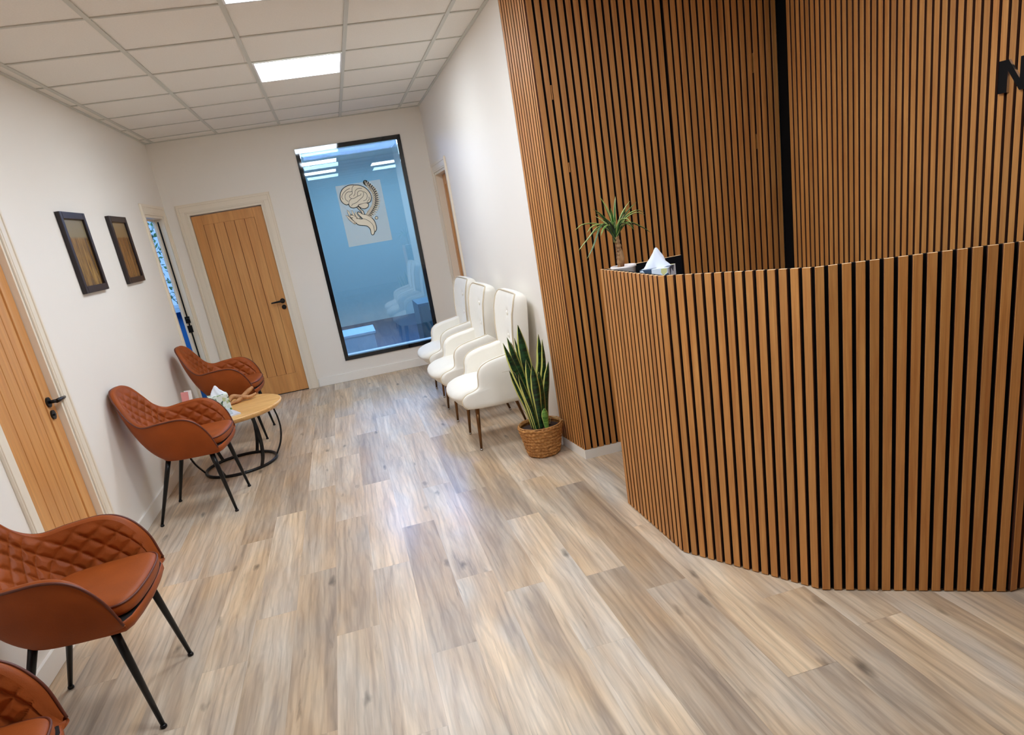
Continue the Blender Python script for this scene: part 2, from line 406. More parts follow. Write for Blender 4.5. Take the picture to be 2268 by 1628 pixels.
def door(name, loc, rz, w_, recess, hx, lever, leaf=True, h=1.95, depth=T, label=None, scr=True):
    """w_: clear opening; local x across, local +y into the wall"""
    D = bpy.data.objects.new(name, None); COL.objects.link(D); D.location = loc; D.rotation_euler.z = rz
    struct(D, label)
    a = w_/2; lt = .022
    m = MB()      # lining and stops
    m.box(-a, -a+lt, 0, depth, 0, h+.012); m.box(a-lt, a, 0, depth, 0, h+.012); m.box(-a, a, 0, depth, h+.012, h+.034)
    m.box(-a+lt, -a+lt+.012, recess+.045, recess+.065, 0, h+.012); m.box(a-lt-.012, a-lt, recess+.045, recess+.065, 0, h+.012); m.box(-a+lt, a-lt, recess+.045, recess+.065, h, h+.012)
    m.build('door_lining', M['trim'], D, clean=False)
    m = MB(); m.box(-a+lt, a-lt, recess+.004, recess+.06, -.001, .006); m.build('gap_light_blocker', M['blackpanel'], D, clean=False)  # added dark strip, blocks light leaking under the door leaf
    m = MB(); aw = .088       # architrave with raised outer bead
    for (i0, i1, th) in [(0,.014,.010),(.014,.062,.013),(.062,.080,.019),(.080,aw,.015)]:
        m.box(-a-i1, -a-i0, -th, 0, 0, h+.034+i0); m.box(a+i0, a+i1, -th, 0, 0, h+.034+i0)
        m.box(-a-i1, a+i1, -th, 0, h+.034+i0, h+.034+i1)
    m.build('architrave', M['trim'], D, bevel=.0025, clean=False)
    if leaf:
        lw = a-lt-.003
        lf = MB(); z0 = .008; st = .094
        y0, y1 = recess, recess+.04
        lf.box(-lw, -lw+st, y0, y1, z0, h); lf.box(lw-st, lw, y0, y1, z0, h)
        lf.box(-lw+st, lw-st, y0, y1, h-st, h); lf.box(-lw+st, lw-st, y0, y1, z0, z0+.2)
        leafo = lf.build('door_leaf', M['oak'], D, bevel=.002, clean=False)
        pb = MB(); n = 5; bw = (2*(lw-st))/n
        for i in range(n):
            x0 = -lw+st+i*bw
            pb.box(x0+.0026, x0+bw-.0026, y0+.007, y1-.007, z0+.2, h-st)
        pb.build('board_panel', M['oak'], leafo, bevel=.0025, clean=False)
        gv = MB(); gv.box(-lw+st, lw-st, y0+.012, y1-.012, z0+.2, h-st); gv.build('groove_backing', M['groove'], leafo, clean=False)
        handle(D, hx, recess, .985, lever=lever)
    return D
dd = door('door_1', (XL, (3.28+3.975)/2, 0), PI/2, .695, .03, .255, 1, depth=.092)
DB = door('door_2', (-.983, YB, 0), 0, .742, .03, .312, -1)
DO = door('door_3', (XL, 7.30, 0), PI/2, .71, .03, 0, 1, leaf=False, depth=.092)
DR = door('door_4', (XR, 7.27, 0), -PI/2, .735, .07, .31, -1)
m = MB()  # keeps and seal on the far jamb of the open doorway
m.box(.325, .333, .044, .056, .02, 1.94)
m.box(.318, .333, .030, .075, .955, 1.02); m.box(.318, .333, .030, .075, .86, .93); m.tube([(.312,.03,.995),(.312,.06,.995)], .012, 10)
m.build('latch_keep', M['blackmetal'], DO, clean=False)
m = MB(); m.box(-.325, -.285, .10, .80, .01, 1.94); m.build('door_leaf', M['oak'], DO, bevel=.003, clean=False)

# ------------------------------------------------------------------ slatted cladding
def slat_bits(m, slats, z0, z1, depth=.012, cap=1):
    for x0, x1 in slats:
        e = .0012
        m.add([(x0,depth,z0),(x0,e,z0),(x0+e,0,z0),(x1-e,0,z0),(x1,e,z0),(x1,depth,z0)]+[(x0,depth,z1),(x0,e,z1),(x0+e,0,z1),(x1-e,0,z1),(x1,e,z1),(x1,depth,z1)],
              [(1,2,8,7),(2,3,9,8),(3,4,10,9)], 0)
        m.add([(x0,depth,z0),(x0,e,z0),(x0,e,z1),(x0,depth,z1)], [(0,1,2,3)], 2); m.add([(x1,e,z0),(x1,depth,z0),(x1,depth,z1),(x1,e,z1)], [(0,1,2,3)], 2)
        m.add([(x0,depth,z1),(x0,0,z1),(x1,0,z1),(x1,depth,z1)], [(0,1,2,3)], cap)
        m.add([(x0,depth,z0),(x0,0,z0),(x1,0,z0),(x1,depth,z0)], [(3,2,1,0)], cap)
def cladding(label, loc, rz, slats, z0, z1, back, group=None, extra=None):
    t_ = thing('slat_panel', label, 'wood slat panel', loc, rz, group)
    m = MB(); slat_bits(m, slats, z0, z1)
    if extra:
        for e_ in extra: m.box(*e_)
    m.build('slats', [M['slat'], M['mdf'], M['slatside']], t_, clean=False)
    m = MB(); m.box(back[0], back[1], .012, .0222, z0+.002, z1); m.build('felt_backing', M['felt'], t_, clean=False)
    return t_
ZC0, ZC1 = .060, 2.655
gp = [1.234,1.274,1.317,1.358,1.400,1.441,1.483,1.524,1.565,1.606,1.647,1.687,1.727,1.767,1.808,1.848,1.889]
ed = [1.1965]+[g for g in gp]
sl = [(1.1965, gp[0]-.0065)]+[(a+.0065, b_-.0065) for a, b_ in zip(gp, gp[1:])]+[(gp[-1]+.0065, 1.927)]
cladding('wood slat panel facing the camera, left half, with wide black gaps', (0,3.85,0), 0, sl, ZC0, ZC1, (1.2075, 1.937), 'vertical wood slat wall panels',
         extra=[(1.2705,1.2775,.004,.012,2.03,2.10),(1.3135,1.3205,.004,.012,1.66,1.71)])
sl = []; x = 1.947
while x+.0285 < 2.6215: sl.append((x, x+.0285)); x += .0398
cladding('wood slat panel facing the camera, right half beside the black corner', (0,3.853,0), 0, sl, ZC0, ZC1, (1.938, 2.6215), 'vertical wood slat wall panels',
         extra=[(2.462,2.472,.003,.012,2.02,2.12),(2.462,2.472,.003,.012,1.62,1.70)])
sl = [(.002+.0382*k, .002+.0382*k+.026) for k in range(8)]+[(.308,.325),(.337,.355)]
cladding('narrow lit wood slat return panel at the end of the white wall', (1.152,4.205,0), math.atan2(-.355,.034), sl, ZC0, ZC1, (0,.322), 'vertical wood slat wall panels')
# corner batten shared by the two faces
clabs = ['wood slat panel of the right wall, first one out of the black corner', 'wood slat panel of the right wall, second out of the black corner',
         'wood slat panel of the right wall carrying the left part of the black letter', 'wood slat panel of the right wall, outside the right edge of the photo', 'last wood slat panel of the right wall, beside the camera']
for k in range(5):
    y = 3.757-.6*k
    sl = [(.0135+.04*i-.0135, .0135+.04*i+.0135) for i in range(15)]
    cladding(clabs[k], (2.61, y, 0), -PI/2, sl, .002, ZC1, (-.1075 if k == 0 else 0, .6), 'vertical wood slat wall panels')

# letter N on the right slat wall
m = MB()

Np = [(0,0),(.038,0),(.038,.078),(.090,0),(.128,0),(.128,.115),(.090,.115),(.090,.040),(.040,.115),(0,.115)]
vs0 = [(p[0], 0, p[1]) for p in Np]; vs1 = [(p[0], -.010, p[1]) for p in Np]; n = len(Np)
m.add(vs1, [(0,1,2,8,9),(2,3,7,8),(3,4,5,6,7)], 0)
m.add(vs0, [(9,8,2,1,0),(8,7,3,2),(7,6,5,4,3)], 1)
m.add(vs0+vs1, [(i,(i+1)%n,(i+1)%n+n,i+n) for i in range(n)], 1)
tag(m.build('sign_letter', [plain('letter_black', srgb(8,8,10), .6, spec=.2), M['steel']], None, (2.609, 2.426, 1.641), -PI/2, clean=False), 'black capital letter N fixed on the right slat wall', 'sign letter')

# ------------------------------------------------------------------ reception desk
A_, B_, C_, D_, E_ = Vector((1.15,3.115)), Vector((1.155,2.515)), Vector((1.458,1.995)), Vector((1.978,1.692)), Vector((2.56,1.69))
desk = thing('reception_desk', 'faceted reception counter clad in vertical wood slats with black gaps', 'reception desk', (A_.x, A_.y, 0))
HT = 1.197
dlab = []
for (p, q) in [(A_,B_),(B_,C_),(C_,D_),(D_,E_)]:
    d = (q-p); L_ = d.length; ang = math.atan2(d.y, d.x)
    ns = 15 if L_ > .59 else 14
    sl = [(.001+.0400*i+(L_-.6)*0, .001+.0400*i+.0275) for i in range(ns)]
    # local frame: x along d, -y must be outward (to the left/front of the desk)
    o_ = MB(); slat_bits(o_, sl, .004, HT)
    loc = (p.x-A_.x, p.y-A_.y, 0)
    fp = o_.build('front_panel', [M['slat'], M['mdf'], M['slatside']], desk, loc, ang, clean=False)
    bk = MB(); bk.box(-.002, L_+.004, .012, .030, .006, HT-.002); bk.build('felt_backing', M['felt'], fp, clean=False)
m = MB(); m.box(.030, .396, -.034, -.016, .006, HT-.002, 0, 1)
m.build('return_panel', [M['blackpanel'], M['mdf']], desk, clean=False)
def off(poly, d):
    out = []
    for i in range(len(poly)):
        a = poly[i-1] if i else None; b_ = poly[i]; c = poly[i+1] if i < len(poly)-1 else None
        ns = []
        for (p, q) in ((a,b_),(b_,c)):
            if p is not None and q is not None:
                t = (q-p).normalized(); ns.append(Vector((-t.y, t.x)))
        nn = sum(ns, Vector((0,0)))/len(ns); nn = nn/(nn.length**2)
        out.append(b_+nn*d)
    return out
line = [A_+Vector((0,-.036)), B_, C_, D_, E_]
o1 = off(line, .031); o2 = off(line, .33); o3 = off(line, .60)
for nm, oo, z0, z1 in (('ledge', o2, 1.055, 1.075), ('worktop', o3, .72, .745)):
    m = MB()
    for i in range(4):
        q = [o1[i], o1[i+1], oo[i+1], oo[i]]
        m.prism([(p.x-A_.x, p.y-A_.y) for p in q], z0, z1)
    m.build(nm, M['blackpanel'], desk, clean=False)
for p in (o3[0]+Vector((-.03,-.02)), o3[2]+Vector((-.02,-.0)), o3[4]+Vector((-.05,-.05))):
    m = MB(); m.box(p.x-A_.x-.02, p.x-A_.x+.02, p.y-A_.y-.02, p.y-A_.y+.02, 0, .72)
    m.build('support_post', M['blackpanel'], desk, clean=False)

# ------------------------------------------------------------------ window in the back wall, room behind it
M['pane'] = glass_pane('tinted_glass', (.80,.91,.98,1), .10)
M['pane3'] = glass_pane('inner_glass', (.88,.95,1,1), .11)
M['pane2'] = glass_pane('clear_glass', (.97,.99,1,1), .05)
W = bpy.data.objects.new('window_1', None); COL.objects.link(W); W.location = (.3575, YB, 0); struct(W, 'tall black framed internal window')
hw = .538; z0, z1 = .228, 2.422; fr = .042
m = MB()
m.box(-hw, -hw+fr, -.012, .05, z0, z1); m.box(hw-fr, hw, -.012, .05, z0, z1)
m.box(-hw+fr, hw-fr, -.012, .05, z0, z0+fr); m.box(-hw+fr, hw-fr, -.012, .05, z1-fr, z1)
m.build('window_frame', M['gloss_black'], W, clean=False)
m = MB(); m.box(-hw+fr, hw-fr, -.006, -.004, z0+fr, z1-fr); m.build('window_pane', M['pane'], W, clean=False)
m = MB(); m.add([(-.49,.022,z0+fr+.003),(.49,.020,z0+fr+.003),(.49,.0335,z1-fr-.003),(-.49,.0355,z1-fr-.003)], [(0,1,2,3)])
m.build('window_pane', M['pane3'], W, clean=False)
m = MB(); m.box(-hw+fr, hw-fr, .05, T+.01, z0+.004, z0+fr+.004); m.build('window_sill', plain('sill_paint', srgb(225,235,240), .3), W, clean=False)

# film with the emblem
film = thing('window_poster', 'pale translucent sheet with brain, spine and hand emblem on the window', 'poster', (0, YB-.0075, 0))
def film_mat():
    m, nt, b = newmat('translucent_film'); b.inputs['Base Color'].default_value = srgb(226,232,222); b.inputs['Roughness'].default_value = .6
    tr = nt.nodes.new('ShaderNodeBsdfTransparent'); mx = nt.nodes.new('ShaderNodeMixShader'); mx.inputs[0].default_value = .46
    nt.links.new(tr.outputs[0], mx.inputs[1]); nt.links.new(b.outputs[0], mx.inputs[2]); nt.links.new(mx.outputs[0], nt.nodes['Material Output'].inputs[0])
    return m
m = MB(); m.box(.135,.600,-.0006,0,1.405,2.02); m.build('film_sheet', film_mat(), film, clean=False)
S = {"brain":[[0.3298,2.0024],[0.3686,1.9955],[0.4103,1.9754],[0.4442,1.9454],[0.4651,1.909],[0.4747,1.8741],[0.4674,1.8418],[0.4472,1.8171],[0.4143,1.8139],[0.3792,1.8138],[0.3367,1.8065],[0.3036,1.7894],[0.268,1.7866],[0.2419,1.7992],[0.2323,1.8202],[0.2321,1.8313],[0.2078,1.8268],[0.1803,1.845],[0.1623,1.8783],[0.1628,1.9169],[0.1812,1.9581],[0.2143,1.9887],[0.2615,2.0062],[0.3023,2.0083]],"cereb":[[0.3248,1.8056],[0.3792,1.8138],[0.4137,1.8112],[0.4282,1.7977],[0.4198,1.7738],[0.3907,1.7616],[0.3621,1.7644],[0.3395,1.7809]],"stem":[[0.307,1.7916],[0.3233,1.7611],[0.3409,1.7358],[0.3494,1.7092],[0.3638,1.708],[0.3597,1.7413],[0.3424,1.7552],[0.3294,1.7797]],"palm":[[0.3026,1.7346],[0.3249,1.73],[0.3492,1.7081],[0.3872,1.6946],[0.4226,1.6691],[0.4494,1.6308],[0.4595,1.5836],[0.4578,1.5439],[0.4436,1.5205],[0.435,1.519],[0.4185,1.4931],[0.4001,1.4904],[0.3952,1.5085],[0.3954,1.5485],[0.3782,1.577],[0.3522,1.5927],[0.2911,1.6084],[0.2644,1.6326],[0.2354,1.6712],[0.2161,1.7137],[0.2455,1.7146],[0.2705,1.6965],[0.2993,1.6693],[0.3388,1.6629],[0.3218,1.6911],[0.3043,1.7164]],"f1":[[0.1776,1.7227],[0.1962,1.7029],[0.2129,1.6749],[0.2497,1.6322]],"f2":[[0.2017,1.7709],[0.2097,1.7484],[0.219,1.7133],[0.2392,1.6875]],"f3":[[0.2481,1.7635],[0.2505,1.7363],[0.2598,1.7011],[0.283,1.6748]],"f4":[[0.2805,1.7399],[0.2806,1.7202],[0.2902,1.6933],[0.3118,1.6729]],"g1":[[0.3199,1.9973],[0.3023,1.9835],[0.2937,1.9518],[0.2887,1.925],[0.2626,1.9125],[0.2544,1.8972],[0.2719,1.8778],[0.3011,1.8788],[0.339,1.8924],[0.3661,1.8965],[0.3782,1.9112]],"g1b":[[0.2925,1.9465],[0.2703,1.9455],[0.2478,1.9479],[0.2206,1.93],[0.2087,1.9043],[0.2108,1.8763],[0.2293,1.8568]],"g2":[[0.2754,1.9794],[0.2349,1.9664],[0.1968,1.9392],[0.1782,1.909],[0.1836,1.8833]],"g4":[[0.3983,1.9607],[0.3556,1.9644],[0.3256,1.947],[0.3166,1.9207],[0.297,1.8989]],"g6":[[0.339,1.8924],[0.3436,1.9249],[0.3675,1.9405],[0.3949,1.9336],[0.4047,1.9127],[0.3917,1.8814],[0.3609,1.8612],[0.3273,1.8414]],"g6b":[[0.2563,1.8108],[0.2706,1.8225],[0.2949,1.827],[0.3266,1.8387]],"g7":[[0.2719,1.8778],[0.2445,1.8599],[0.2303,1.8288]],"g8":[[0.4084,1.9287],[0.4344,1.9026],[0.4328,1.8695],[0.4154,1.8444],[0.3875,1.8376]],"g9":[[0.4497,1.8669],[0.4488,1.8447],[0.4224,1.8238]],"g10":[[0.3423,1.6652],[0.3767,1.6483],[0.4109,1.6172],[0.4314,1.5768],[0.4333,1.5193]],"spo":[[0.4422,2.0338],[0.4802,2.0144],[0.5101,1.9795],[0.5324,1.9485],[0.5466,1.9075],[0.5524,1.8677],[0.5525,1.8286],[0.5413,1.7911],[0.5231,1.7546],[0.4999,1.7245],[0.4698,1.6955],[0.4352,1.6728]],"spi":[[0.45,1.9914],[0.4635,1.9535],[0.4812,1.9287],[0.4921,1.8993],[0.4933,1.8657],[0.4872,1.8332],[0.4777,1.8039],[0.4625,1.7755],[0.441,1.7508],[0.4191,1.7318],[0.4006,1.715],[0.385,1.6978]],"dot":[[0.4821,1.6499]]}
M['tan_ink'] = plain('tan_ink', srgb(252,247,228), .7); M['dark_ink'] = plain('dark_ink', srgb(38,48,44), .7)
def ribbon(m, pts, wd, y, mi, closed=False, taper=False):
    P = [Vector(p) for p in pts]; N = len(P); vs = []
    for i, p in enumerate(P):
        a = P[(i-1) % N] if closed or i else p; b_ = P[(i+1) % N] if closed or i < N-1 else p
        t = (b_-a).normalized(); nn = Vector((-t.y, t.x)); w2 = wd/2*(1 if not taper else (.35+.65*min(1, i/(N*.45))))
        vs += [(p.x+nn.x*w2, y, p.y+nn.y*w2), (p.x-nn.x*w2, y, p.y-nn.y*w2)]
    fs = [(2*i, 2*i+1, (2*i+3) % (2*N), (2*i+2) % (2*N)) for i in range(N if closed else N-1)]
    m.add(vs, fs, mi)
    if not closed:
        for p, r in ((P[0], wd/2*(.35 if taper else 1)), (P[-1], wd/2)):
            m.add([(p.x+r*math.cos(k*PI/6), y, p.y+r*math.sin(k*PI/6)) for k in range(12)], [tuple(range(12))], mi)
def fill(m, pts, y, mi):
    n = len(pts); m.add([(p[0], y, p[1]) for p in pts], [tuple(range(n))], mi)
em = MB()
cr2 = lambda k, c=True: [tuple(p) for p in catmull([Vector((a, b_, 0)).to_2d() if 0 else Vector((a, b_)) for a, b_ in S[k]], 5, c)]
for k in ('brain','cereb','stem','palm'):
    q = cr2(k); ribbon(em, q, .012, -.0010, 0, True)
    fill(em, q, -.0014, 1); ribbon(em, q, .0035, -.0018, 0, True)
for k in ('f1','f2','f3','f4'):
    q = cr2(k, False); ribbon(em, q, .027, -.0011, 0, taper=True); ribbon(em, q, .019, -.0016, 1, taper=True)
for k in ('g1','g1b','g2','g4','g6','g6b','g7','g8','g9','g10'):
    ribbon(em, cr2(k, False), .0042, -.0020, 0)
so, si = cr2('spo', False), cr2('spi', False)
mid = [((a[0]+b_[0])/2, (a[1]+b_[1])/2) for a, b_ in zip(so, si)]
ribbon(em, mid, .050, -.0009, 0)
NV = 21
for i in range(NV):
    k = i/(NV-1)*(len(so)-1); j = int(k); j2 = min(j+1, len(so)-1); f = k-j
    o_ = Vector(so[j]).lerp(Vector(so[j2]), f); q = Vector(si[j]).lerp(Vector(si[j2]), f)
    ribbon(em, [q.lerp(o_,-.06), q.lerp(o_, .34)], .0128, -.0016, 1); ribbon(em, [q.lerp(o_, .58), o_+Vector((.003,-.010))], .0112, -.0016, 1)
dt = S['dot'][0]
for r, y, mi in ((.0175, -.0010, 0), (.012, -.0015, 1)):
    em.add([(dt[0]+r*math.cos(k*PI/10), y, dt[1]+r*math.sin(k*PI/10)) for k in range(20)], [tuple(range(20))], mi)
em.build('emblem', [M['dark_ink'], M['tan_ink']], film, clean=False)

# room seen through the window
M['bluewall'] = plain('blue_grey_paint', srgb(192,210,210), .6)
M['bluefloor'] = plain('teal_carpet', srgb(36,72,100), .8)
for nm, bb in (('wall_office_left', (-.80,-.75,YB+T,12.8,0,2.7)), ('wall_office_right', (2.6,2.65,YB+T,12.8,0,2.7)), ('wall_office_back', (-.75,2.6,12.8,12.85,0,2.7)), ('ceiling_office', (-.75,2.6,YB+T,12.8,2.7,2.75))):
    w = MB(); w.box(*bb); struct(w.build(nm, M['bluewall'], clean=False))
w = MB(); w.box(-.75,2.6,YB+T,12.8,-.05,0); o_ = w.build('floor_far_office', M['bluefloor'], clean=False); struct(o_)
w = MB(); w.box(-.68,.22,8.9,9.5,.0,.32); w.box(-.70,.24,8.88,9.52,.32,.35)
tag(w.build('low_cabinet', plain('pale_laminate', srgb(150,190,205), .5), bevel=.004, clean=False), 'pale low cabinet seen through the bottom of the tall window', 'cabinet')
cb = thing('office_cupboard', 'dark blue cupboard standing at the right inside the tall window', 'cupboard', (1.25, 9.3, 0))
m = MB(); m.box(-.42,.5,-.35,.35,0,.56); m.build('body', plain('dark_blue_laminate', srgb(50,96,108), .5), cb, bevel=.004, clean=False)
m = MB(); m.box(-.40,.035,-.37,-.35,.05,.53); m.build('door', plain('dark_teal_laminate', srgb(44,92,100), .5), cb, bevel=.003, clean=False)
m = MB(); m.box(.045,.48,-.37,-.35,.05,.53); m.build('door', plain('dark_teal_laminate', srgb(44,92,100), .5), cb, bevel=.003, clean=False)
m = MB(); m.box(.0,.012,-.39,-.37,.24,.44); m.build('door_handle', M['steel'], cb, clean=False)
def area(name, loc, rot, sx, sy, col, pw):
    l = bpy.data.lights.new(name, 'AREA'); l.shape = 'RECTANGLE'; l.size = sx; l.size_y = sy; l.color = col; l.energy = pw
    o_ = bpy.data.objects.new(name, l); COL.objects.link(o_); o_.location = loc; o_.rotation_euler = rot
    return o_
area('office_daylight', (.9, 10.6, 2.62), (0,0,0), 2.6, 3.2, (.74,.88,1), 22)
area('added_blue_floor_fill', (.5, 9.6, 2.66), (math.radians(-42),0,0), 1.3, .4, (.42,.55,1), 42)  # added unseen lamp, spills blue through the window onto the hall floor

# room seen through the open doorway on the left, with its window and shrubs outside
w = MB()
YW = 9.6
w.box(-4.2,-4.1,5.6,YW,0,2.7); w.box(-4.2,XL-.1,5.5,5.6,0,2.7); w.box(-4.2,-1.64,5.5,YW,2.72,2.77)
w.box(-4.2,-2.9,YW,YW+.12,0,2.7); w.box(-2.9,-1.75,YW,YW+.12,0,1.0); w.box(-2.9,-1.75,YW,YW+.12,2.15,2.7); w.box(-1.75,-1.64,YW,YW+.12,0,2.7)
w.box(-1.68,-1.64,YB+T,YW,0,2.7)
struct(w.build('wall_side_office', plain('blue_light_wall_tint', srgb(60,120,170), .6), clean=False))  # blue light in the side room put into the wall colour
w = MB(); w.box(-4.2,XL-.04,5.5,YW,-.05,-.004); struct(w.build('floor_side_office', M['bluefloor'], clean=False))
W2 = bpy.data.objects.new('window_2', None); COL.objects.link(W2); W2.location = (-2.325, YW, 0); struct(W2)
m = MB()
for (a, b_, c, d) in [(-.575,-.53,1.0,2.15),(.53,.575,1.0,2.15),(-.575,.575,1.0,1.045),(-.575,.575,2.105,2.15),(-.02,.02,1.0,2.15)]:
    m.box(a, b_, .02, .07, c, d)
m.build('window_frame', M['white'], W2, clean=False)
m = MB(); m.box(-.575,.575,.04,.044,1.0,2.15); m.build('window_pane', M['pane2'], W2, clean=False)
m = MB(); m.box(-.62,.62,-.14,.02,.965,1.0); m.build('window_sill', M['white'], W2, clean=False)
area('side_office_light', (-3.0, 7.6, 2.6), (0,0,0), 1.2, 2.0, (.30,.60,1), 25)
lm = MB(); rr = random.Random(3)
for i in range(2600):
    c = Vector((rr.uniform(-3.6,-1.3), rr.uniform(11.2,12.0), rr.uniform(.2,2.25)))
    a = Vector((rr.uniform(-1,1),rr.uniform(-1,1),rr.uniform(-1,1))).normalized()*rr.uniform(.025,.06)
    b_ = a.cross(Vector((rr.uniform(-1,1),rr.uniform(-1,1),rr.uniform(-1,1)))).normalized()*rr.uniform(.012,.025)
    lm.add([c-a, c+b_, c+a, c-b_], [(0,1,2,3)], rr.choice((0,0,1,2)))
hd = thing('garden_shrub', 'leafy shrub outside the window of the side office', 'shrub', (0,0,0))
lm.build('foliage', [plain('leaf_green', srgb(150,180,90), .6), plain('leaf_dark', srgb(60,110,70), .6), plain('leaf_pale', srgb(200,215,190), .6)], hd, clean=False)
m = MB()
for i in range(9):
    x = -3.5+i*.26; m.tube([(x,11.6,0),(x+.05,11.6,.8),(x-.03,11.62,1.5)], [.02,.015,.008], 6)
m.build('stems', plain('bark', srgb(90,70,55), .8), hd)
m = MB(); m.box(-9,4,9.73,16,-.1,-.03); struct(m.build('ground_outside', plain('grass', srgb(90,120,70), .9), clean=False))

# ------------------------------------------------------------------ pictures on the left wall
def art(name, cs, seed):
    m, nt, b = newmat(name); N = nt.nodes.new; L = nt.links.new
    tc = N('ShaderNodeTexCoord'); mp = N('ShaderNodeMapping'); mp.inputs['Scale'].default_value = (14,1,2.2); mp.inputs['Location'].default_value = (seed,seed,seed)
    L(tc.outputs['Object'], mp.inputs[0]); n = N('ShaderNodeTexNoise'); n.inputs['Scale'].default_value = 1.6; n.inputs['Detail'].default_value = 6; n.inputs['Distortion'].default_value = 1
    L(mp.outputs[0], n.inputs['Vector'])
    cr = N('ShaderNodeValToRGB'); cr.color_ramp.elements[0].position = .3; cr.color_ramp.elements[1].position = .68
    cr.color_ramp.elements[0].color = cs[0]; cr.color_ramp.elements[1].color = cs[2]; e = cr.color_ramp.elements.new(.5); e.color = cs[1]
    L(n.outputs['Fac'], cr.inputs[0])
    sx = N('ShaderNodeSeparateXYZ'); L(tc.outputs['Object'], sx.inputs[0])
    r = N('ShaderNodeMapRange'); r.inputs[1].default_value = .085; r.inputs[2].default_value = .10; L(sx.outputs[2], r.inputs[0])
    mx = N('ShaderNodeMix'); mx.data_type = 'RGBA'; L(r.outputs[0], mx.inputs[0]); L(cr.outputs[0], mx.inputs[6]); mx.inputs[7].default_value = cs[3]
    L(mx.outputs[2], b.inputs['Base Color']); b.inputs['Roughness'].default_value = .25
    return m
pf = plain('dark_frame_wood', srgb(30,16,16), .4, spec=.5)
for (yc, lab, mt) in [(5.03, 'dark framed brown and gold picture nearer the plank door', art('print_gold', (srgb(70,50,28), srgb(120,88,44), srgb(166,130,70), srgb(136,122,90)), 3)),
                      (5.995, 'dark framed brown picture nearer the open doorway', art('print_brown', (srgb(88,58,30), srgb(124,88,48), srgb(148,112,68), srgb(140,116,80)), 8))]:
    P_ = thing('framed_picture', lab, 'picture', (XL, yc, 1.695), PI/2, 'framed pictures on the left wall')
    a, b_, f = .225, .243, .042
    m = MB()
    for (x0, x1, zz0, zz1) in [(-a,-a+f,-b_,b_),(a-f,a,-b_,b_),(-a+f,a-f,-b_,-b_+f),(-a+f,a-f,b_-f,b_)]:
        m.box(x0, x1, -.028, -.001, zz0, zz1)
    m.build('frame', pf, P_, bevel=.005, clean=False)
    m = MB(); m.box(-a+f, a-f, -.012, -.001, -b_+f, b_-f); m.build('print', mt, P_, clean=False)

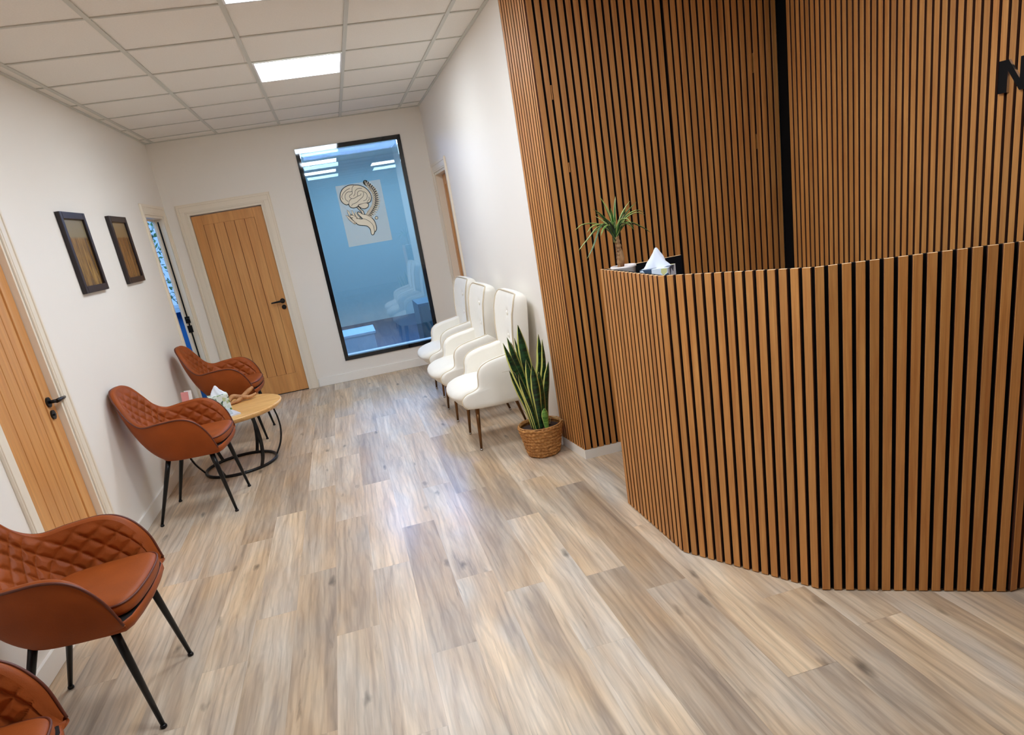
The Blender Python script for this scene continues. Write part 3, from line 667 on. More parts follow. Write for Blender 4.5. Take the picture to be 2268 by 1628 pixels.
# ------------------------------------------------------------------ brown quilted armchair
def brown_chair():
    R_ = thing('leather_armchair', '', 'armchair')
    rim = [(.250,.262,.440),(.222,.276,.545),(.165,.283,.625),(.085,.285,.658),(-.035,.278,.655),(-.140,.258,.648),(-.205,.226,.690),(-.252,.195,.765),(-.290,.150,.835),(-.312,.085,.866),(-.320,0,.872)]
    bot = [(.245,.236,.425),(.205,.240,.418),(.145,.240,.414),(.070,.238,.412),(-.010,.228,.412),(-.070,.205,.412),(-.105,.172,.414),(-.122,.135,.416),(-.132,.092,.418),(-.136,.045,.418),(-.138,0,.418)]
    mirror = lambda L_: L_+[(x,-y,z) for x,y,z in L_[-2::-1]]
    rimc = catmull(mirror(rim), 8); botc = catmull(mirror(bot), 8); N = len(rimc)
    # arc length along the rim plan for quilting
    s_ = [0]
    for i in range(1, N): s_.append(s_[-1]+(rimc[i]-rimc[i-1]).length)
    cx = Vector((.04,0,0))
    def pt(i, f, side):
        r, b_ = rimc[i], botc[i]
        inw = Vector((cx.x-r.x, -r.y, 0)); inw = inw.normalized() if inw.length > 1e-6 else inw
        endk = min(i, N-1-i)/6.0; th = .034*min(1, .35+endk)
        if side == 'o':
            c = Vector((b_.x*.3+r.x*.7, b_.y*.25+r.y*.75, b_.z+(r.z-b_.z)*.32)) - inw*.018
            return b_*(1-f)**2 + c*2*f*(1-f) + r*f*f
        ri = r+inw*th; bi = Vector((b_.x, b_.y, 0))+inw*.030; bi.z = .452
        c = Vector((bi.x*.35+ri.x*.65, bi.y*.3+ri.y*.7, bi.z+(ri.z-bi.z)*.30))
        p = bi*(1-f)**2 + c*2*f*(1-f) + ri*f*f
        # diamond quilting pressed into the padding
        hgt = f*(r.z-.44); u = s_[i]; q = .062
        d1 = abs(((u*.72+hgt)/q) % 1-.5); d2 = abs(((u*.72-hgt)/q) % 1-.5)
        v = min(.5-d1, .5-d2)
        fade = min(1, (1-f)*9)*min(1, f*12)
        return p + inw*(.0085*min(1, v*3.4)**.6)*fade
    m = MB()
    m.grid(lambda a, b_: pt(round(a*(N-1)), b_, 'o'), N, 16, 0)
    m.build('shell', M['leather'], R_, clean=False)
    # dense inner surface
    def dense(curve, k):
        return catmull([tuple(p) for p in curve], k)
    rimc0, botc0, s0 = rimc, botc, s_
    rimc = dense(rimc0, 2); botc = dense(botc0, 2); N = len(rimc); s_ = [0]
    for i in range(1, N): s_.append(s_[-1]+(rimc[i]-rimc[i-1]).length)
    def pt2(i, f):
        r, b_ = rimc[i], botc[i]
        inw = Vector((cx.x-r.x, -r.y, 0)).normalized()
        endk = min(i, N-1-i)/12.0; th = .034*min(1, .35+endk)
        ri = r+inw*th; bi = Vector((b_.x, b_.y, 0))+inw*.030; bi.z = .452
        c = Vector((bi.x*.35+ri.x*.65, bi.y*.3+ri.y*.7, bi.z+(ri.z-bi.z)*.30))
        p = bi*(1-f)**2 + c*2*f*(1-f) + ri*f*f
        hgt = (p.z-.44); u = s_[i]; q = .078
        d1 = ((u*.66+hgt)/q) % 1; d2 = ((u*.66-hgt)/q) % 1
        v = min(min(d1, 1-d1), min(d2, 1-d2))
        fade = min(1, (1-f)*8)*min(1, .25+f*6)
        return p + inw*(.0135*min(1, v*3.2)**.5)*fade
    m = MB()
    m.grid(lambda a, b_: pt2(round(a*(N-1)), b_), N, 64, 0, flip=True)
    # rolled top between inner and outer
    def top(a, t):
        i = round(a*(N-1)); r = rimc[i]; inw = Vector((cx.x-r.x, -r.y, 0)).normalized()
        endk = min(i, N-1-i)/12.0; th = .034*min(1, .35+endk)
        return r+inw*th*t+Vector((0,0,.010*math.sin(PI*t)))
    m.grid(top, N, 7, 0)
    for i in (0, N-1):
        k = 10
        vs = [pt2(i, j/k) for j in range(k+1)]+[Vector(rimc[i])*(j/k)**2+(Vector(botc[i]))*(1-j/k)**2+(Vector(botc[i])*.5+Vector(rimc[i])*.5)*2*(j/k)*(1-j/k) for j in range(k+1)]
        m.add(vs, [(j, j+1, j+k+2, j+k+1) for j in range(k)], 0, True)
    m.build('quilted_lining', M['leather'], R_, clean=False)
    m = MB(); m.tube([p+Vector((0,0,.003)) for p in rimc0], .0048, 8); m.build('piping', M['pipe'], R_)
    # underside pan
    out = [(p.x, p.y) for p in botc0]
    fr_ = [(.262,-.20),(.272,-.12),(.277,0),(.272,.12),(.262,.20)]
    ol = out+fr_
    m = MB(); n = len(ol)
    lay = []
    for (z, k) in ((.398,.90),(.404,.965),(.420,1.0),(.440,1.0),(.444,.985)):
        lay.append([(x*k+.004*(1-k), y*k, z) for x, y in ol])
    vs = [p for l in lay for p in l]
    for a in range(len(lay)-1):
        m.add(lay[a]+lay[a+1], [(i,(i+1)%n,(i+1)%n+n,i+n) for i in range(n)], 0, True)
    m.add(lay[0], [tuple(range(n))], 1); m.add(lay[-1], [tuple(range(n))], 1)
    m.build('seat_base', [M['leather'], M['underseat']], R_)
    # cushion
    def outline(k=1.0):
        pts = [(-.105,0),(-.100,.10),(-.07,.165),(0,.198),(.10,.210),(.20,.212),(.250,.195),(.276,.13),(.285,0)]
        pts = pts+[(x,-y) for x,y in pts[-2:0:-1]]
        c = catmull([(x,y,0) for x,y in pts], 5, True)
        ctr = Vector((.09,0,0)); return [ctr+(p-ctr)*k for p in c]
    m = MB(); lay = []
    for z, k in ((.446,.93),(.452,.975),(.466,1.0),(.480,1.0),(.492,.985),(.500,.95),(.506,.86),(.509,.70),(.511,.45),(.512,.15)):
        lay.append([(p.x, p.y, z+.004*(p.x-.1)/.2) for p in outline(k)])
    n = len(lay[0])
    for a in range(len(lay)-1): m.add(lay[a]+lay[a+1], [(i,(i+1)%n,(i+1)%n+n,i+n) for i in range(n)], 0, True)
    m.add(lay[0], [tuple(range(n))], 0, True); m.add(lay[-1], [tuple(range(n))], 0, True)
    cu = m.build('seat_cushion', M['leather'], R_)
    m = MB(); m.tube([(p.x,p.y,.492+.004*(p.x-.1)/.2) for p in outline(.993)], .004, 6, closed=True); m.build('piping', M['pipe'], cu)
    m = MB()
    m.tube([(-.09,-.15,.400),(-.09,.15,.400)], .010, 8); m.tube([(.17,-.19,.400),(.17,.19,.400)], .010, 8)
    m.tube([(-.09,0,.400),(.17,0,.400)], .010, 8); m.build('leg_frame', M['blackmetal'], R_)
    for sx, sy in ((1,1),(1,-1),(-1,1),(-1,-1)):
        m = MB()
        tp = Vector((.185,.195*sy,.405)) if sx > 0 else Vector((-.085,.155*sy,.405))
        ft = Vector((.235,.226*sy,.012)) if sx > 0 else Vector((-.228,.212*sy,.012))
        m.tube([tp, tp.lerp(ft,.25), ft], [.0155,.0145,.0085], 14)
        lg = m.build('leg', M['blackmetal'], R_)
        m = MB(); m.lathe([(.010,0),(.012,.002),(.012,.008),(.009,.014)], ft.x, ft.y, 16); m.build('foot_cap', M['blackmetal'], lg)
    return R_
BC = brown_chair()
bspots = [(-1.20,2.553,-.02,'tan leather quilted armchair in the left foreground, all its front legs in view'),
          (-1.20,4.655,-.06,'tan leather quilted armchair between the plank door and the round table'),
          (-1.155,6.30,-.05,'tan leather quilted armchair beyond the round table, next to the open doorway'),
          (-1.235,1.57,-.03,'tan leather quilted armchair cut off in the bottom left corner')]
for i, (x, y, r, lab) in enumerate(bspots):
    o_ = BC if i == 0 else copy_tree(BC)
    o_.location = (x, y, 0); o_.rotation_euler.z = r; o_['label'] = lab; o_['group'] = 'tan leather armchairs along the left wall'

# ------------------------------------------------------------------ cream wing armchair
def cream_chair():
    R_ = thing('cream_armchair', '', 'armchair')
    ZT = 1.005
    def dims(z):
        w_ = interp([(.40,.205),(.55,.222),(.75,.256),(.90,.266),(1.01,.266)], z)
        xf = -.125-.020*(z-.42)/.58-.028*max(0,(z-.42)/.58)**2      # centre of the front face
        wing = interp([(.42,.014),(.55,.022),(.75,.030),(.88,.028),(.96,.014),(1.01,.0)], z)
        xr = -.200-.050*(z-.42)/.58
        r = .060
        if z > ZT-r:
            q = min(1, (z-(ZT-r))/r); w_ = w_-r+r*math.sqrt(max(0, 1-q*q))*.999
        r2 = .045
        if z > ZT-r2:
            q = min(1, (z-(ZT-r2))/r2); k_ = 1-math.sqrt(max(0, 1-q*q)); xr += .055*k_; xf -= .018*k_
        return w_, xf, wing, xr
    NF, NS, NR = 48, 8, 14
    def ring(z):
        w_, xf, wing, xr = dims(z); P = []
        for i in range(NF+1):
            y = w_*math.sin((-1+2*i/NF)*PI/2*.999); k = abs(y)/w_
            x = xf+wing*k**2.4
            for bz in (.86,.705):
                x -= .015*math.exp(-((y*y+(z-bz)**2)/.026**2))
                for sg in (-1, 1):
                    for sz in (-1, 1):
                        dx, dz = y*sg, (z-bz)*sz
                        if 0 < dx < .15 and dz > 0: x -= .0042*math.exp(-((dz-dx*.75)/.007)**2)*(1-dx/.15)
            P.append(Vector((x, y, z)))
        xe = xf+wing
        for i in range(1, NS):
            q = i/NS; P.append(Vector((xe+(xr-xe)*q, w_+.008*math.sin(PI*q)-.012*q*q, z)))
        for i in range(NR+1):
            y = (w_-.012)*(1-2*i/NR); P.append(Vector((xr-.012*(1-(y/w_)**2), y, z)))
        for i in range(1, NS):
            q = 1-i/NS; P.append(Vector((xe+(xr-xe)*q, -(w_+.008*math.sin(PI*q)-.012*q*q), z)))
        return P
    zs = [.40+.56*i/40 for i in range(41)]+[.968,.976,.983,.989,.994,.998,1.001,1.003,1.0045]
    m = MB(); rings = [ring(z) for z in zs]; nu = len(rings[0])
    vs = [p for r_ in rings for p in r_]
    m.add(vs, [(j*nu+i, j*nu+(i+1)%nu, (j+1)*nu+(i+1)%nu, (j+1)*nu+i) for j in range(len(zs)-1) for i in range(nu)], 0, True)
    m.add(rings[-1], [tuple(range(nu))], 0, True); m.add(rings[0], [tuple(range(nu))], 0)
    bk = m.build('backrest', M['velvet'], R_)
    m = MB()
    zz = [.58+.40*i/20 for i in range(21)]+[.986,.991,.995,.999]
    pa = [ring(z)[NF]+Vector((.001,.001,0)) for z in zz]; pb = [ring(z)[0]+Vector((.001,-.001,0)) for z in zz]
    tp_ = [Vector((pa[-1].x, pa[-1].y*(1-2*k/12), pa[-1].z+.004+.002*math.sin(PI*k/12))) for k in range(1, 12)]
    m.tube(pa+tp_+pb[::-1], .0048, 6); m.build('piping', M['creampipe'], bk)
    for z in (.86, .705):
        m = MB(); w_, xf, wing, xr = dims(z); c = Vector((xf-.013, 0, z))
        m.lathe([(.0005,0),(.013,.001),(.016,.005),(.013,.010),(.0005,.012)], 0, 0, 16)
        for i, v in enumerate(m.v): m.v[i] = (c.x+v[2]+.004, c.y+v[0], z+v[1])
        m.build('button', M['velvet'], bk)
    # seat
    def sec(k, z):
        pts = [(-.20,0),(-.20,.19),(-.14,.235),(.05,.245),(.22,.248),(.295,.232),(.335,.165),(.347,0)]
        pts = pts+[(x,-y) for x,y in pts[-2:0:-1]]
        cc = catmull([(x,y,0) for x,y in pts], 5, True); ctr = Vector((.08,0,0))
        return [(ctr+(p-ctr)*k) for p in cc]
    m = MB(); lay = []
    for z, k, sh in ((.318,.80,-.035),(.322,.87,-.03),(.345,.925,-.018),(.385,.975,-.004),(.415,1.0,0),(.437,.99,0),(.450,.955,0),(.458,.88,0),(.462,.70,0),(.464,.4,0),(.465,.1,0)):
        lay.append([(p.x+(sh if p.x > .1 else 0), p.y, z+(.0 if p.x < .1 else -.05*((p.x-.1)/.26)**2*(1 if z > .40 else .3))) for p in sec(k, z)])
    n = len(lay[0])
    for a in range(len(lay)-1): m.add(lay[a]+lay[a+1], [(i,(i+1)%n,(i+1)%n+n,i+n) for i in range(n)], 0, True)
    m.add(lay[0], [tuple(range(n))], 0); m.add(lay[-1], [tuple(range(n))], 0)
    m.build('seat', M['velvet'], R_)
    # arms: side shells sweeping down to the seat front
    crv = [(.262,.318),(.288,.345),(.290,.385),(.262,.415),(.205,.432),(.172,.452),(.163,.492),(.158,.535),(.138,.575),(.092,.603),(.02,.620),(-.06,.632),(-.125,.645)]
    cc = [(p.x, p.y) for p in catmull([(x,z,0) for x,z in crv], 5)]
    bottom = [(-.19,.60),(-.215,.50),(-.20,.40),(-.17,.330),(-.10,.306),(.05,.305),(.18,.308)]
    ol = cc+bottom; n = len(ol)
    cen = Vector((0.0,.44))
    for sy in (1,-1):
        m = MB(); lay = []
        for (v, k) in ((.196,.90),(.202,.965),(.216,.99),(.245,1.0),(.262,.992),(.270,.97),(.276,.90),(.279,.75),(.280,.4)):
            lay.append([(cen.x+(x-cen.x)*k, v*sy, cen.y+(z-cen.y)*k) for x, z in ol])
        for a in range(len(lay)-1): m.add(lay[a]+lay[a+1], [(i,(i+1)%n,(i+1)%n+n,i+n) for i in range(n)], 0, True)
        m.add(lay[0], [tuple(range(n))], 0); m.add(lay[-1], [tuple(range(n))], 0)
        ar = m.build('armrest', M['velvet'], R_)
        m = MB(); m.tube([(cen.x+(x-cen.x)*1.0, .256*sy, cen.y+(z-cen.y)*1.0) for x, z in cc], .0048, 6); m.build('piping', M['creampipe'], ar)
    for sx, sy in ((1,1),(1,-1),(-1,1),(-1,-1)):
        m = MB()
        tp = Vector((.190,.185*sy,.33)) if sx > 0 else Vector((-.12,.165*sy,.33))
        ft = Vector((.217,.210*sy,.016)) if sx > 0 else Vector((-.215,.215*sy,.016))
        m.tube([tp, ft], [.0165,.0085], 12); lg = m.build('leg', M['bronze'], R_)
        m = MB(); m.lathe([(.006,0),(.010,.003),(.0105,.010),(.008,.017)], ft.x, ft.y, 14); m.build('foot_cap', M['steel'], lg)
    return R_
CC = cream_chair()
for i, (x, y, r, lab) in enumerate([(.862,4.672,PI,'cream buttoned armchair nearest the snake plant'),
                                    (.832,5.49,PI+.02,'cream buttoned armchair in the middle of the row of three'),
                                    (.852,6.36,PI+.03,'cream buttoned armchair at the far end of the row, by the window')]):
    o_ = CC if i == 0 else copy_tree(CC)
    o_.location = (x, y, 0); o_.rotation_euler.z = r; o_['label'] = lab; o_['group'] = 'cream armchairs along the right wall'

# ------------------------------------------------------------------ round table and what stands on it
TX, TY, TZ = -1.068, 5.44, .45
tb = thing('side_table', 'round wooden side table on a curved black wire base', 'side table', (TX, TY, 0))
m = MB(); m.lathe([(.33,.408),(.385,.412),(.403,.425),(.410,.440),(.408,.448),(.400,.450)], 0, 0, 72); m.build('table_top', M['tabletop'], tb)
m = MB(); m.tube([(.262*math.cos(a*PI/24), .262*math.sin(a*PI/24),   .011) for a in range(48)], .0115, 8, closed=True); m.build('base_ring', M['blackmetal'], tb)
for k in range(6):
    a = math.radians(10+60*k); c, s = math.cos(a), math.sin(a)
    m = MB()
    pr = catmull([(.262,0,.010),(.315,0,.10),(.343,0,.20),(.345,0,.29),(.335,0,.36),(.325,0,.41)], 4)
    # flat strip curved outwards
    vs = []
    for p in pr:
        for (dr, dt) in ((-.006,-.012),(.006,-.012),(.006,.012),(-.006,.012)):
            r = p.x+dr; vs.append((r*c-dt*s, r*s+dt*c, p.z))
    n = len(pr); fs = [(4*i+j, 4*i+(j+1)%4, 4*i+4+(j+1)%4, 4*i+4+j) for i in range(n-1) for j in range(4)]+[(0,1,2,3),(4*n-4,4*n-3,4*n-2,4*n-1)]
    m.add(vs, fs); m.build('leg', M['blackmetal'], tb)

def leafbox_mat():
    m, nt, b = newmat('leaf_print_card'); N = nt.nodes.new; L = nt.links.new
    tc = N('ShaderNodeTexCoord'); v = N('ShaderNodeTexVoronoi'); v.inputs['Scale'].default_value = 55; L(tc.outputs['Object'], v.inputs['Vector'])
    cr = N('ShaderNodeValToRGB'); cr.color_ramp.interpolation = 'CONSTANT'; e = cr.color_ramp.elements
    e[0].position = 0; e[0].color = srgb(226,232,222); e[1].position = .42; e[1].color = srgb(90,132,92)
    x = e.new(.6); x.color = srgb(214,222,210); x = e.new(.75); x.color = srgb(60,84,66); x = e.new(.86); x.color = srgb(190,200,150)
    sp = N('ShaderNodeSeparateColor'); L(v.outputs['Color'], sp.inputs[0]); L(sp.outputs[0], cr.inputs[0]); L(cr.outputs[0], b.inputs['Base Color'])
    return m
def tissue_sheet(parent, z, r, h, seed, ang=0):
    rr = random.Random(seed); m = MB()
    n = 24
    def fn(a, f):
        th = 2*PI*a; fold = 1+.35*math.cos(2*th+ang)*(1-f)
        rad = (r*(1-f)**.9+.004)*fold*(1+.16*math.sin(5*th+seed+6*f))
        return Vector((rad*math.cos(th)*1.0, rad*math.sin(th)*.45, z+h*f)) if 1 else None
    m.grid(fn, n, 10, 0, wrapu=True)
    return m.build('tissue', M['tissue'], parent, rz=ang)
tbx = thing('tissue_box', 'green leaf print tissue box on the round table', 'tissue box', (-1.092,5.43,TZ), math.radians(14))
m = MB(); m.box(-.068,.068,-.066,.066,0,.122); m.build('carton', leafbox_mat(), tbx, bevel=.003, clean=False)
tissue_sheet(tbx, .120, .040, .075, 1)
def booklet(lab, loc, rz, wx, wy, col):
    o_ = thing('magazine', lab, 'magazine', loc, rz, 'magazines on the round table')
    m = MB(); m.box(-wx/2,wx/2,-wy/2,wy/2,0,.006); m.build('pages', M['white'], o_, clean=False)
    m = MB(); m.box(-wx/2-.002,wx/2+.002,-wy/2-.002,wy/2+.002,.006,.0075); m.box(-wx/2-.002,wx/2+.002,-wy/2-.002,wy/2+.002,-.001,0.0)
    m.build('cover', plain('magazine_cover', col, .25), o_, clean=False)
booklet('white magazine with dark edge lying lower at the table front', (-1.035,5.235,TZ+.001), .45, .15, .20, srgb(210,216,228))
booklet('pale grey magazine lying crosswise on the other magazine', (-1.075,5.262,TZ+.0095), .25, .15, .20, srgb(176,186,196))
dw = thing('wooden_ornament', 'twisted carved wooden ornament on the round table', 'ornament', (-.975,5.63,TZ), .5)
for j, (pts, rad) in enumerate([([(-.10,0,.02),(-.05,.02,.05),(0,.0,.035),(.06,-.03,.022),(.12,-.02,.03)], [.012,.020,.019,.015,.010]),
                                ([(-.11,-.03,.012),(-.04,-.03,.018),(.03,.01,.035),(.09,.03,.060),(.13,.05,.072)], [.010,.014,.018,.017,.012])]):
    m = MB(); c = catmull(pts, 6); rr_ = [interp([(i/(len(rad)-1), r) for i, r in enumerate(rad)], k/(len(c)-1)) for k in range(len(c))]
    m.tube(c, rr_, 12); m.build('branch', M['driftwood'], dw)
lh = thing('leaflet_holder', 'small stand of pink and white leaflets at the wall side of the round table', 'leaflet holder', (-1.365,5.665,TZ), math.radians(-25))
m = MB(); m.box(-.045,.045,-.022,.022,0,.004); m.add([(-.045,-.02,.004),(.045,-.02,.004),(.045,-.012,.06),(-.045,-.012,.06)], [(0,1,2,3)])
m.add([(-.045,.0,.004),(.045,.0,.004),(.045,.03,.12),(-.045,.03,.12)], [(0,1,2,3)]); m.build('acrylic_stand', M['pane2'], lh, clean=False)
pink = plain('pink_print', srgb(226,150,150), .4)
for k, (mt, dx, hgt) in enumerate([(pink,-.016,.150),(M['white'],.012,.158)]):
    m = MB(); y = -.010+k*.006
    m.add([(dx-.032,y,.006),(dx+.032,y,.006),(dx+.032,y+.028,hgt),(dx-.032,y+.028,hgt),(dx-.032,y+.003,.006),(dx+.032,y+.003,.006),(dx+.032,y+.031,hgt),(dx-.032,y+.031,hgt)],
          [(0,1,2,3),(7,6,5,4),(0,4,5,1),(1,5,6,2),(2,6,7,3),(3,7,4,0)]); m.build('leaflet', mt, lh, clean=False)
gb = MB(); gb.lathe([(.03,0),(.045,.012),(.056,.035),(.058,.055),(.055,.055),(.052,.036),(.042,.016),(.028,.006)], 0, 0, 28)
tag(gb.build('glass_bowl', plain('frosted_glass', srgb(205,215,222), .15, spec=.8), None, (-1.265,5.70,TZ)), 'small glass bowl on the round table beside the leaflets', 'bowl')

# ------------------------------------------------------------------ snake plant
def leaf_mat(name, cd, cm, ce, edge=.70, band=26):
    m, nt, b = newmat(name); N = nt.nodes.new; L = nt.links.new
    uv = N('ShaderNodeUVMap'); sx = N('ShaderNodeSeparateXYZ'); L(uv.outputs[0], sx.inputs[0])
    a = N('ShaderNodeMath'); a.operation = 'SUBTRACT'; a.inputs[1].default_value = .5; L(sx.outputs[0], a.inputs[0])
    ab = N('ShaderNodeMath'); ab.operation = 'ABSOLUTE'; L(a.outputs[0], ab.inputs[0])
    nz = N('ShaderNodeTexNoise'); nz.inputs['Scale'].default_value = 14; tc = N('ShaderNodeTexCoord'); L(tc.outputs['Object'], nz.inputs['Vector'])
    ma = N('ShaderNodeMath'); ma.operation = 'MULTIPLY_ADD'; ma.inputs[1].default_value = .12; L(nz.outputs['Fac'], ma.inputs[0]); L(ab.outputs[0], ma.inputs[2])
    r = N('ShaderNodeMapRange'); r.inputs[1].default_value = edge*.5+.05; r.inputs[2].default_value = edge*.5+.075; L(ma.outputs[0], r.inputs[0])
    mp = N('ShaderNodeMapping'); mp.inputs['Scale'].default_value = (14,14,band*3); L(tc.outputs['Object'], mp.inputs[0])
    n2 = N('ShaderNodeTexNoise'); n2.inputs['Scale'].default_value = 1; n2.inputs['Detail'].default_value = 3; L(mp.outputs[0], n2.inputs['Vector'])
    r2 = N('ShaderNodeMapRange'); r2.inputs[1].default_value = .42; r2.inputs[2].default_value = .60; L(n2.outputs['Fac'], r2.inputs[0])
    g = N('ShaderNodeMix'); g.data_type = 'RGBA'; g.inputs[6].default_value = cd; g.inputs[7].default_value = cm; L(r2.outputs[0], g.inputs[0])
    mx = N('ShaderNodeMix'); mx.data_type = 'RGBA'; L(r.outputs[0], mx.inputs[0]); L(g.outputs[2], mx.inputs[6]); mx.inputs[7].default_value = ce
    L(mx.outputs[2], b.inputs['Base Color']); b.inputs['Roughness'].default_value = .35
    return m
def blade(name, pts, width, mat, parent, face=0.0, twist=0.0, fold=.25, nseg=18, tipw=0, keys=None):
    """leaf blade along pts; width profile, v-fold, uv across/along"""
    c = catmull(pts, nseg//(len(pts)-1)+1); n = len(c)
    keys = keys or [(0,.55),(.25,.8),(.55,1),(.8,.72),(.93,.34),(1,.02)]
    vs = []; uvs = []; K = 6
    for i, p in enumerate(c):
        t = (c[min(i+1,n-1)]-c[max(i-1,0)]).normalized(); f = i/(n-1)
        ang = face+twist*f
        side = Vector((math.cos(ang), math.sin(ang), 0)); side = (side-t*side.dot(t)).normalized(); nr = t.cross(side)
        wd = width*interp(keys, f)/2
        for j in range(K+1):
            u = j/K; s = (u-.5)*2
            vs.append(p+side*s*wd+nr*(abs(s)**1.5-.4)*wd*fold*2); uvs.append((u, f))
    fs = [(i*(K+1)+j, i*(K+1)+j+1, (i+1)*(K+1)+j+1, (i+1)*(K+1)+j) for i in range(n-1) for j in range(K)]
    me = bpy.data.meshes.new(name); me.from_pydata([tuple(v) for v in vs], [], fs); me.materials.append(mat)
    ul = me.uv_layers.new(name='UVMap')
    for p in me.polygons:
        p.use_smooth = True
        for l in p.loop_indices: ul.data[l].uv = uvs[me.loops[l].vertex_index]
    o_ = bpy.data.objects.new(name, me); COL.objects.link(o_); o_.parent = parent
    sm = o_.modifiers.new('s', 'SOLIDIFY'); sm.thickness = .0022 if width > .02 else .0008
    return o_
def basket_mat():
    m, nt, b = newmat('seagrass_weave'); N = nt.nodes.new; L = nt.links.new
    tc = N('ShaderNodeTexCoord'); n = N('ShaderNodeTexNoise'); n.inputs['Scale'].default_value = 40; n.inputs['Detail'].default_value = 5
    mp = N('ShaderNodeMapping'); mp.inputs['Scale'].default_value = (1,1,2.5); L(tc.outputs['Object'], mp.inputs[0]); L(mp.outputs[0], n.inputs['Vector'])
    cr = N('ShaderNodeValToRGB'); cr.color_ramp.elements[0].position = .3; cr.color_ramp.elements[0].color = srgb(140,86,36); cr.color_ramp.elements[1].position = .7; cr.color_ramp.elements[1].color = srgb(208,150,84)
    L(n.outputs['Fac'], cr.inputs[0]); L(cr.outputs[0], b.inputs['Base Color']); b.inputs['Roughness'].default_value = .75
    return m
SPX, SPY = .999, 4.135
sp_ = thing('snake_plant', 'snake plant with yellow edged leaves in a woven basket', 'potted plant', (SPX, SPY, 0))
m = MB(); nu = 96
def bas(a, f):
    r = interp([(0,.092),(.08,.102),(.35,.115),(.7,.129),(.95,.141),(1,.141)], f)
    z = .205*f; row = z/.0225; th = 2*PI*a
    r += .0065*abs(math.sin(PI*row))+.0022*math.sin(th*34+int(row)*PI*.7+z*60)
    z += .0028*math.sin(th*7+int(row)*1.3)
    return Vector((r*math.cos(th), r*math.sin(th), max(0, z)))
m.grid(bas, 240, 60, 0, wrapu=True)
m.grid(lambda a, f: Vector(((.141-.011*f)*math.cos(2*PI*a), (.141-.011*f)*math.sin(2*PI*a), .205+.004*math.sin(PI*f)-.03*max(0,f-.5))), 96, 6, 0, wrapu=True)
m.lathe([(.092,.001),(.0,.001)], 0, 0, 48, close=False)
m.build('basket', basket_mat(), sp_)
m = MB(); rr = random.Random(5)
m.grid(lambda a, f: Vector((.131*f*math.cos(2*PI*a), .131*f*math.sin(2*PI*a), .172+.006*math.sin(9*a*2*PI)*f*(1-f)*2+.012*(1-f))), 48, 10, 0, wrapu=True)
m.build('soil', M['soil'], sp_)
LM = leaf_mat('snake_leaf', srgb(8,30,16), srgb(34,74,38), srgb(206,204,110), .72)
LM2 = leaf_mat('young_snake_leaf', srgb(86,138,58), srgb(140,184,88), srgb(196,206,116), .85)
# base offset, tip (relative), width, facing
sl_ = [((-.035,-.035),(-.155,-.02,.765),.050,.2,.4), ((-.025,-.015),(-.120,.0,.79),.046,.0,.3), ((-.02,.01),(-.098,.02,.755),.045,.3,.2), ((-.01,.03),(-.064,.05,.768),.040,.4,.2),
       ((0,.02),(-.032,.04,.845),.062,-.1,.25), ((.015,.02),(.084,.02,.765),.062,.15,.5), ((.03,.01),(.098,.0,.733),.058,.5,.5), ((.045,.0),(.112,-.02,.592),.052,.3,.3),
       ((-.045,0),(-.135,.03,.578),.034,.1,.2), ((-.01,-.02),(-.030,-.03,.638),.050,.15,.25), ((.02,-.03),(.038,-.03,.545),.060,.1,.3), ((.03,-.055),(.024,-.075,.318),.040,.05,.1),
       ((0,-.035),(-.005,-.06,.60),.050,.1,-.3), ((-.03,-.045),(-.10,-.05,.56),.034,.3,.1), ((.035,.03),(.07,.05,.62),.050,.6,.2), ((-.035,.03),(-.09,.06,.62),.044,.4,.4)]
for i, (b_, tp, wd, fc, tw) in enumerate(sl_):
    p0 = Vector((b_[0], b_[1], .170)); p3 = Vector(tp)
    d = p3-p0; out = Vector((d.x, d.y, 0))
    p1 = p0+Vector((d.x*.22, d.y*.22, d.z*.36)); p2 = p0+Vector((d.x*.62, d.y*.62, d.z*.70))
    if i in (5, 6): p2 += Vector((.018,0,0))
    blade('leaf', [p0, p1, p2, p3], wd*1.22, LM2 if i == 11 else LM, sp_, fc, tw, keys=[(0,.5),(.3,.78),(.6,1),(.8,.78),(.93,.36),(1,.03)])
dl = plain('dry_leaf', srgb(170,150,110), .7)
blade('withered_leaf', [(.06,-.02,.19),(.075,-.03,.235),(.11,-.05,.225),(.165,-.065,.195)], .012, dl, sp_, .8, .6, keys=[(0,.6),(.5,1),(1,.1)])
blade('withered_leaf', [(-.06,-.03,.18),(-.10,-.03,.50),(-.13,-.05,.585),(-.20,-.07,.600)], .006, dl, sp_, .8, .6, keys=[(0,.6),(.5,1),(1,.2)])

# ------------------------------------------------------------------ things on the desk ledge
DX, DY, DZ = 1.228, 3.022, 1.075
dp = thing('desk_palm', 'small spiky palm in a pale pot on the reception ledge', 'potted plant', (DX, DY, DZ))
m = MB(); m.lathe([(.040,0),(.044,.004),(.054,.118),(.058,.122),(.058,.130),(.052,.130),(.049,.118)], 0, 0, 36)
m.build('pot', M['ceramic'], dp)
m = MB(); m.lathe([(.001,.124),(.030,.123),(.050,.119)], 0, 0, 24, close=False); m.build('soil', plain('pinkish_grit', srgb(150,110,110), .9, bump=1, bscale=200), dp)
def bark():
    return wood('palm_trunk', srgb(110,78,50), srgb(186,140,92), (40,40,14), .8, .3)
m = MB(); c = catmull([(-.012,.01,.118),(-.012,.008,.17),(-.010,.004,.21),(-.020,0,.26)], 8)
m.tube(c, [.0115+.0022*math.sin(i*1.9) for i in range(len(c))], 12)
m.tube([(-.006,.004,.118),(-.002,.0,.165),(-.006,0,.20)], [.010,.012,.008], 10)
m.build('trunk', bark(), dp)
PMt = leaf_mat('palm_leaf', srgb(22,62,22), srgb(64,120,44), srgb(176,186,108), .74, 4)
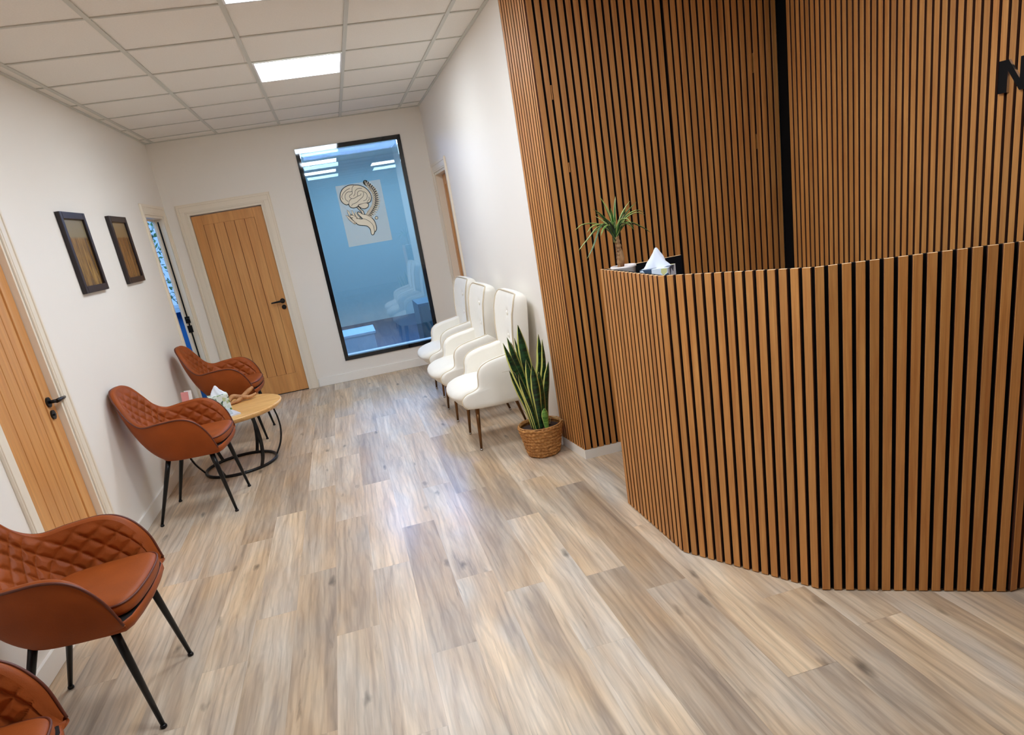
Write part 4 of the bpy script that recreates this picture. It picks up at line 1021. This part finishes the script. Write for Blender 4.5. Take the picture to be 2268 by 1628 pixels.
PM2 = leaf_mat('palm_leaf_dark', srgb(10,34,16), srgb(24,66,28), srgb(120,146,70), .82, 4)
ctr = Vector((-.022, 0, .262)); rr = random.Random(11)
tips = [(-.207,.0,.318,1),(-.130,-.05,.395,0),(-.069,.02,.445,0),(.011,.03,.430,0),(.094,0,.391,0),(.113,-.03,.331,1),(.147,.05,.339,1),(.132,-.04,.250,1),(-.113,-.06,.278,1),
        (-.195,.02,.228,1),(-.187,-.05,.190,1),(-.042,-.03,.385,0),(-.006,-.04,.335,0),(.045,-.06,.276,1),(-.138,.06,.259,1),(-.16,-.02,.30,1),(.07,.06,.37,0),(-.08,.07,.36,0),(.02,-.09,.31,1),(-.06,-.10,.30,1),(.10,.07,.28,1),
        (-.03,.09,.30,1),(-.085,-.08,.345,0),(-.045,.02,.41,0),(.055,-.02,.40,0),(-.10,.0,.375,0)]
for i, (x, y, z, droop) in enumerate(tips):
    tp = Vector((x, y, z)); d = tp-ctr
    y_lim = .06-DY+DY
    q0 = ctr+Vector((rr.uniform(-.006,.006), rr.uniform(-.006,.006), -.03+rr.uniform(0,.03)))
    if droop: q1 = ctr+Vector((d.x*.35, d.y*.35, abs(d.z)*.25+.045)); q2 = ctr+Vector((d.x*.75, d.y*.75, d.z*.8+.030))
    else: q1 = ctr+Vector((d.x*.25, d.y*.25, d.z*.38)); q2 = ctr+Vector((d.x*.62, d.y*.62, d.z*.75))
    blade('leaf', [q0, q1, q2, tp], rr.uniform(.012,.018), PM2 if i % 3 == 1 else PMt, dp, math.atan2(d.y, d.x)+PI/2, .3, fold=.35, nseg=12, keys=[(0,.8),(.3,1),(.6,.8),(.85,.4),(1,.05)])

def diamondbox_mat():
    m, nt, b = newmat('diamond_print_card'); N = nt.nodes.new; L = nt.links.new
    tc = N('ShaderNodeTexCoord'); mp = N('ShaderNodeMapping'); mp.inputs['Rotation'].default_value = (0,math.radians(45),math.radians(45)); L(tc.outputs['Object'], mp.inputs[0])
    ch = N('ShaderNodeTexChecker'); ch.inputs['Scale'].default_value = 26; ch.inputs['Color1'].default_value = srgb(232,240,248); ch.inputs['Color2'].default_value = srgb(52,70,96)
    vo = N('ShaderNodeTexVoronoi'); vo.inputs['Scale'].default_value = 30; L(mp.outputs[0], vo.inputs['Vector'])
    cr = N('ShaderNodeValToRGB'); cr.color_ramp.interpolation = 'CONSTANT'; e = cr.color_ramp.elements
    e[0].position = 0; e[0].color = srgb(230,238,248); e[1].position = .62; e[1].color = srgb(222,216,150); x = e.new(.74); x.color = srgb(60,80,104)
    sp = N('ShaderNodeSeparateColor'); L(vo.outputs['Color'], sp.inputs[0]); L(sp.outputs[1], cr.inputs[0]); L(cr.outputs[0], b.inputs['Base Color']); return m
t2 = thing('tissue_box', 'blue and white patterned tissue box on the reception ledge', 'tissue box', (1.322,2.868,DZ), math.radians(-42))
m = MB(); m.box(-.062,.062,-.062,.062,0,.112); m.build('carton', diamondbox_mat(), t2, bevel=.003, clean=False)
tissue_sheet(t2, .110, .040, .085, 4, .6)

# ------------------------------------------------------------------ camera, world, output
cam = bpy.data.cameras.new('camera'); co = bpy.data.objects.new('camera', cam); COL.objects.link(co)
r = Vector((0.95738011,-0.23999757,-0.16069999)); u = Vector((0.22487747,0.2702139,0.93617016)); f = Vector((0.18125519,0.9324085,-0.31266746))
co.matrix_world = Matrix(((r.x,u.x,-f.x,0),(r.y,u.y,-f.y,0),(r.z,u.z,-f.z,1.539),(0,0,0,1)))
cam.sensor_fit = 'HORIZONTAL'; cam.sensor_width = 36; cam.lens = 1537.573/2268*36
cam.shift_y = 155.311/2268; cam.clip_start = .02; cam.clip_end = 100
sc = bpy.context.scene; sc.camera = co
wd = bpy.data.worlds.new('world'); sc.world = wd; wd.use_nodes = True
bg = wd.node_tree.nodes['Background']; bg.inputs[0].default_value = (.28,.52,1,1); bg.inputs[1].default_value = .38
vs = sc.view_settings; vs.view_transform = 'Standard'; vs.look = 'None'; vs.gamma = 1; vs.use_curve_mapping = False; vs.exposure = 1.74
sc.cycles.max_bounces = 10; sc.cycles.diffuse_bounces = 8; sc.cycles.use_denoising = True
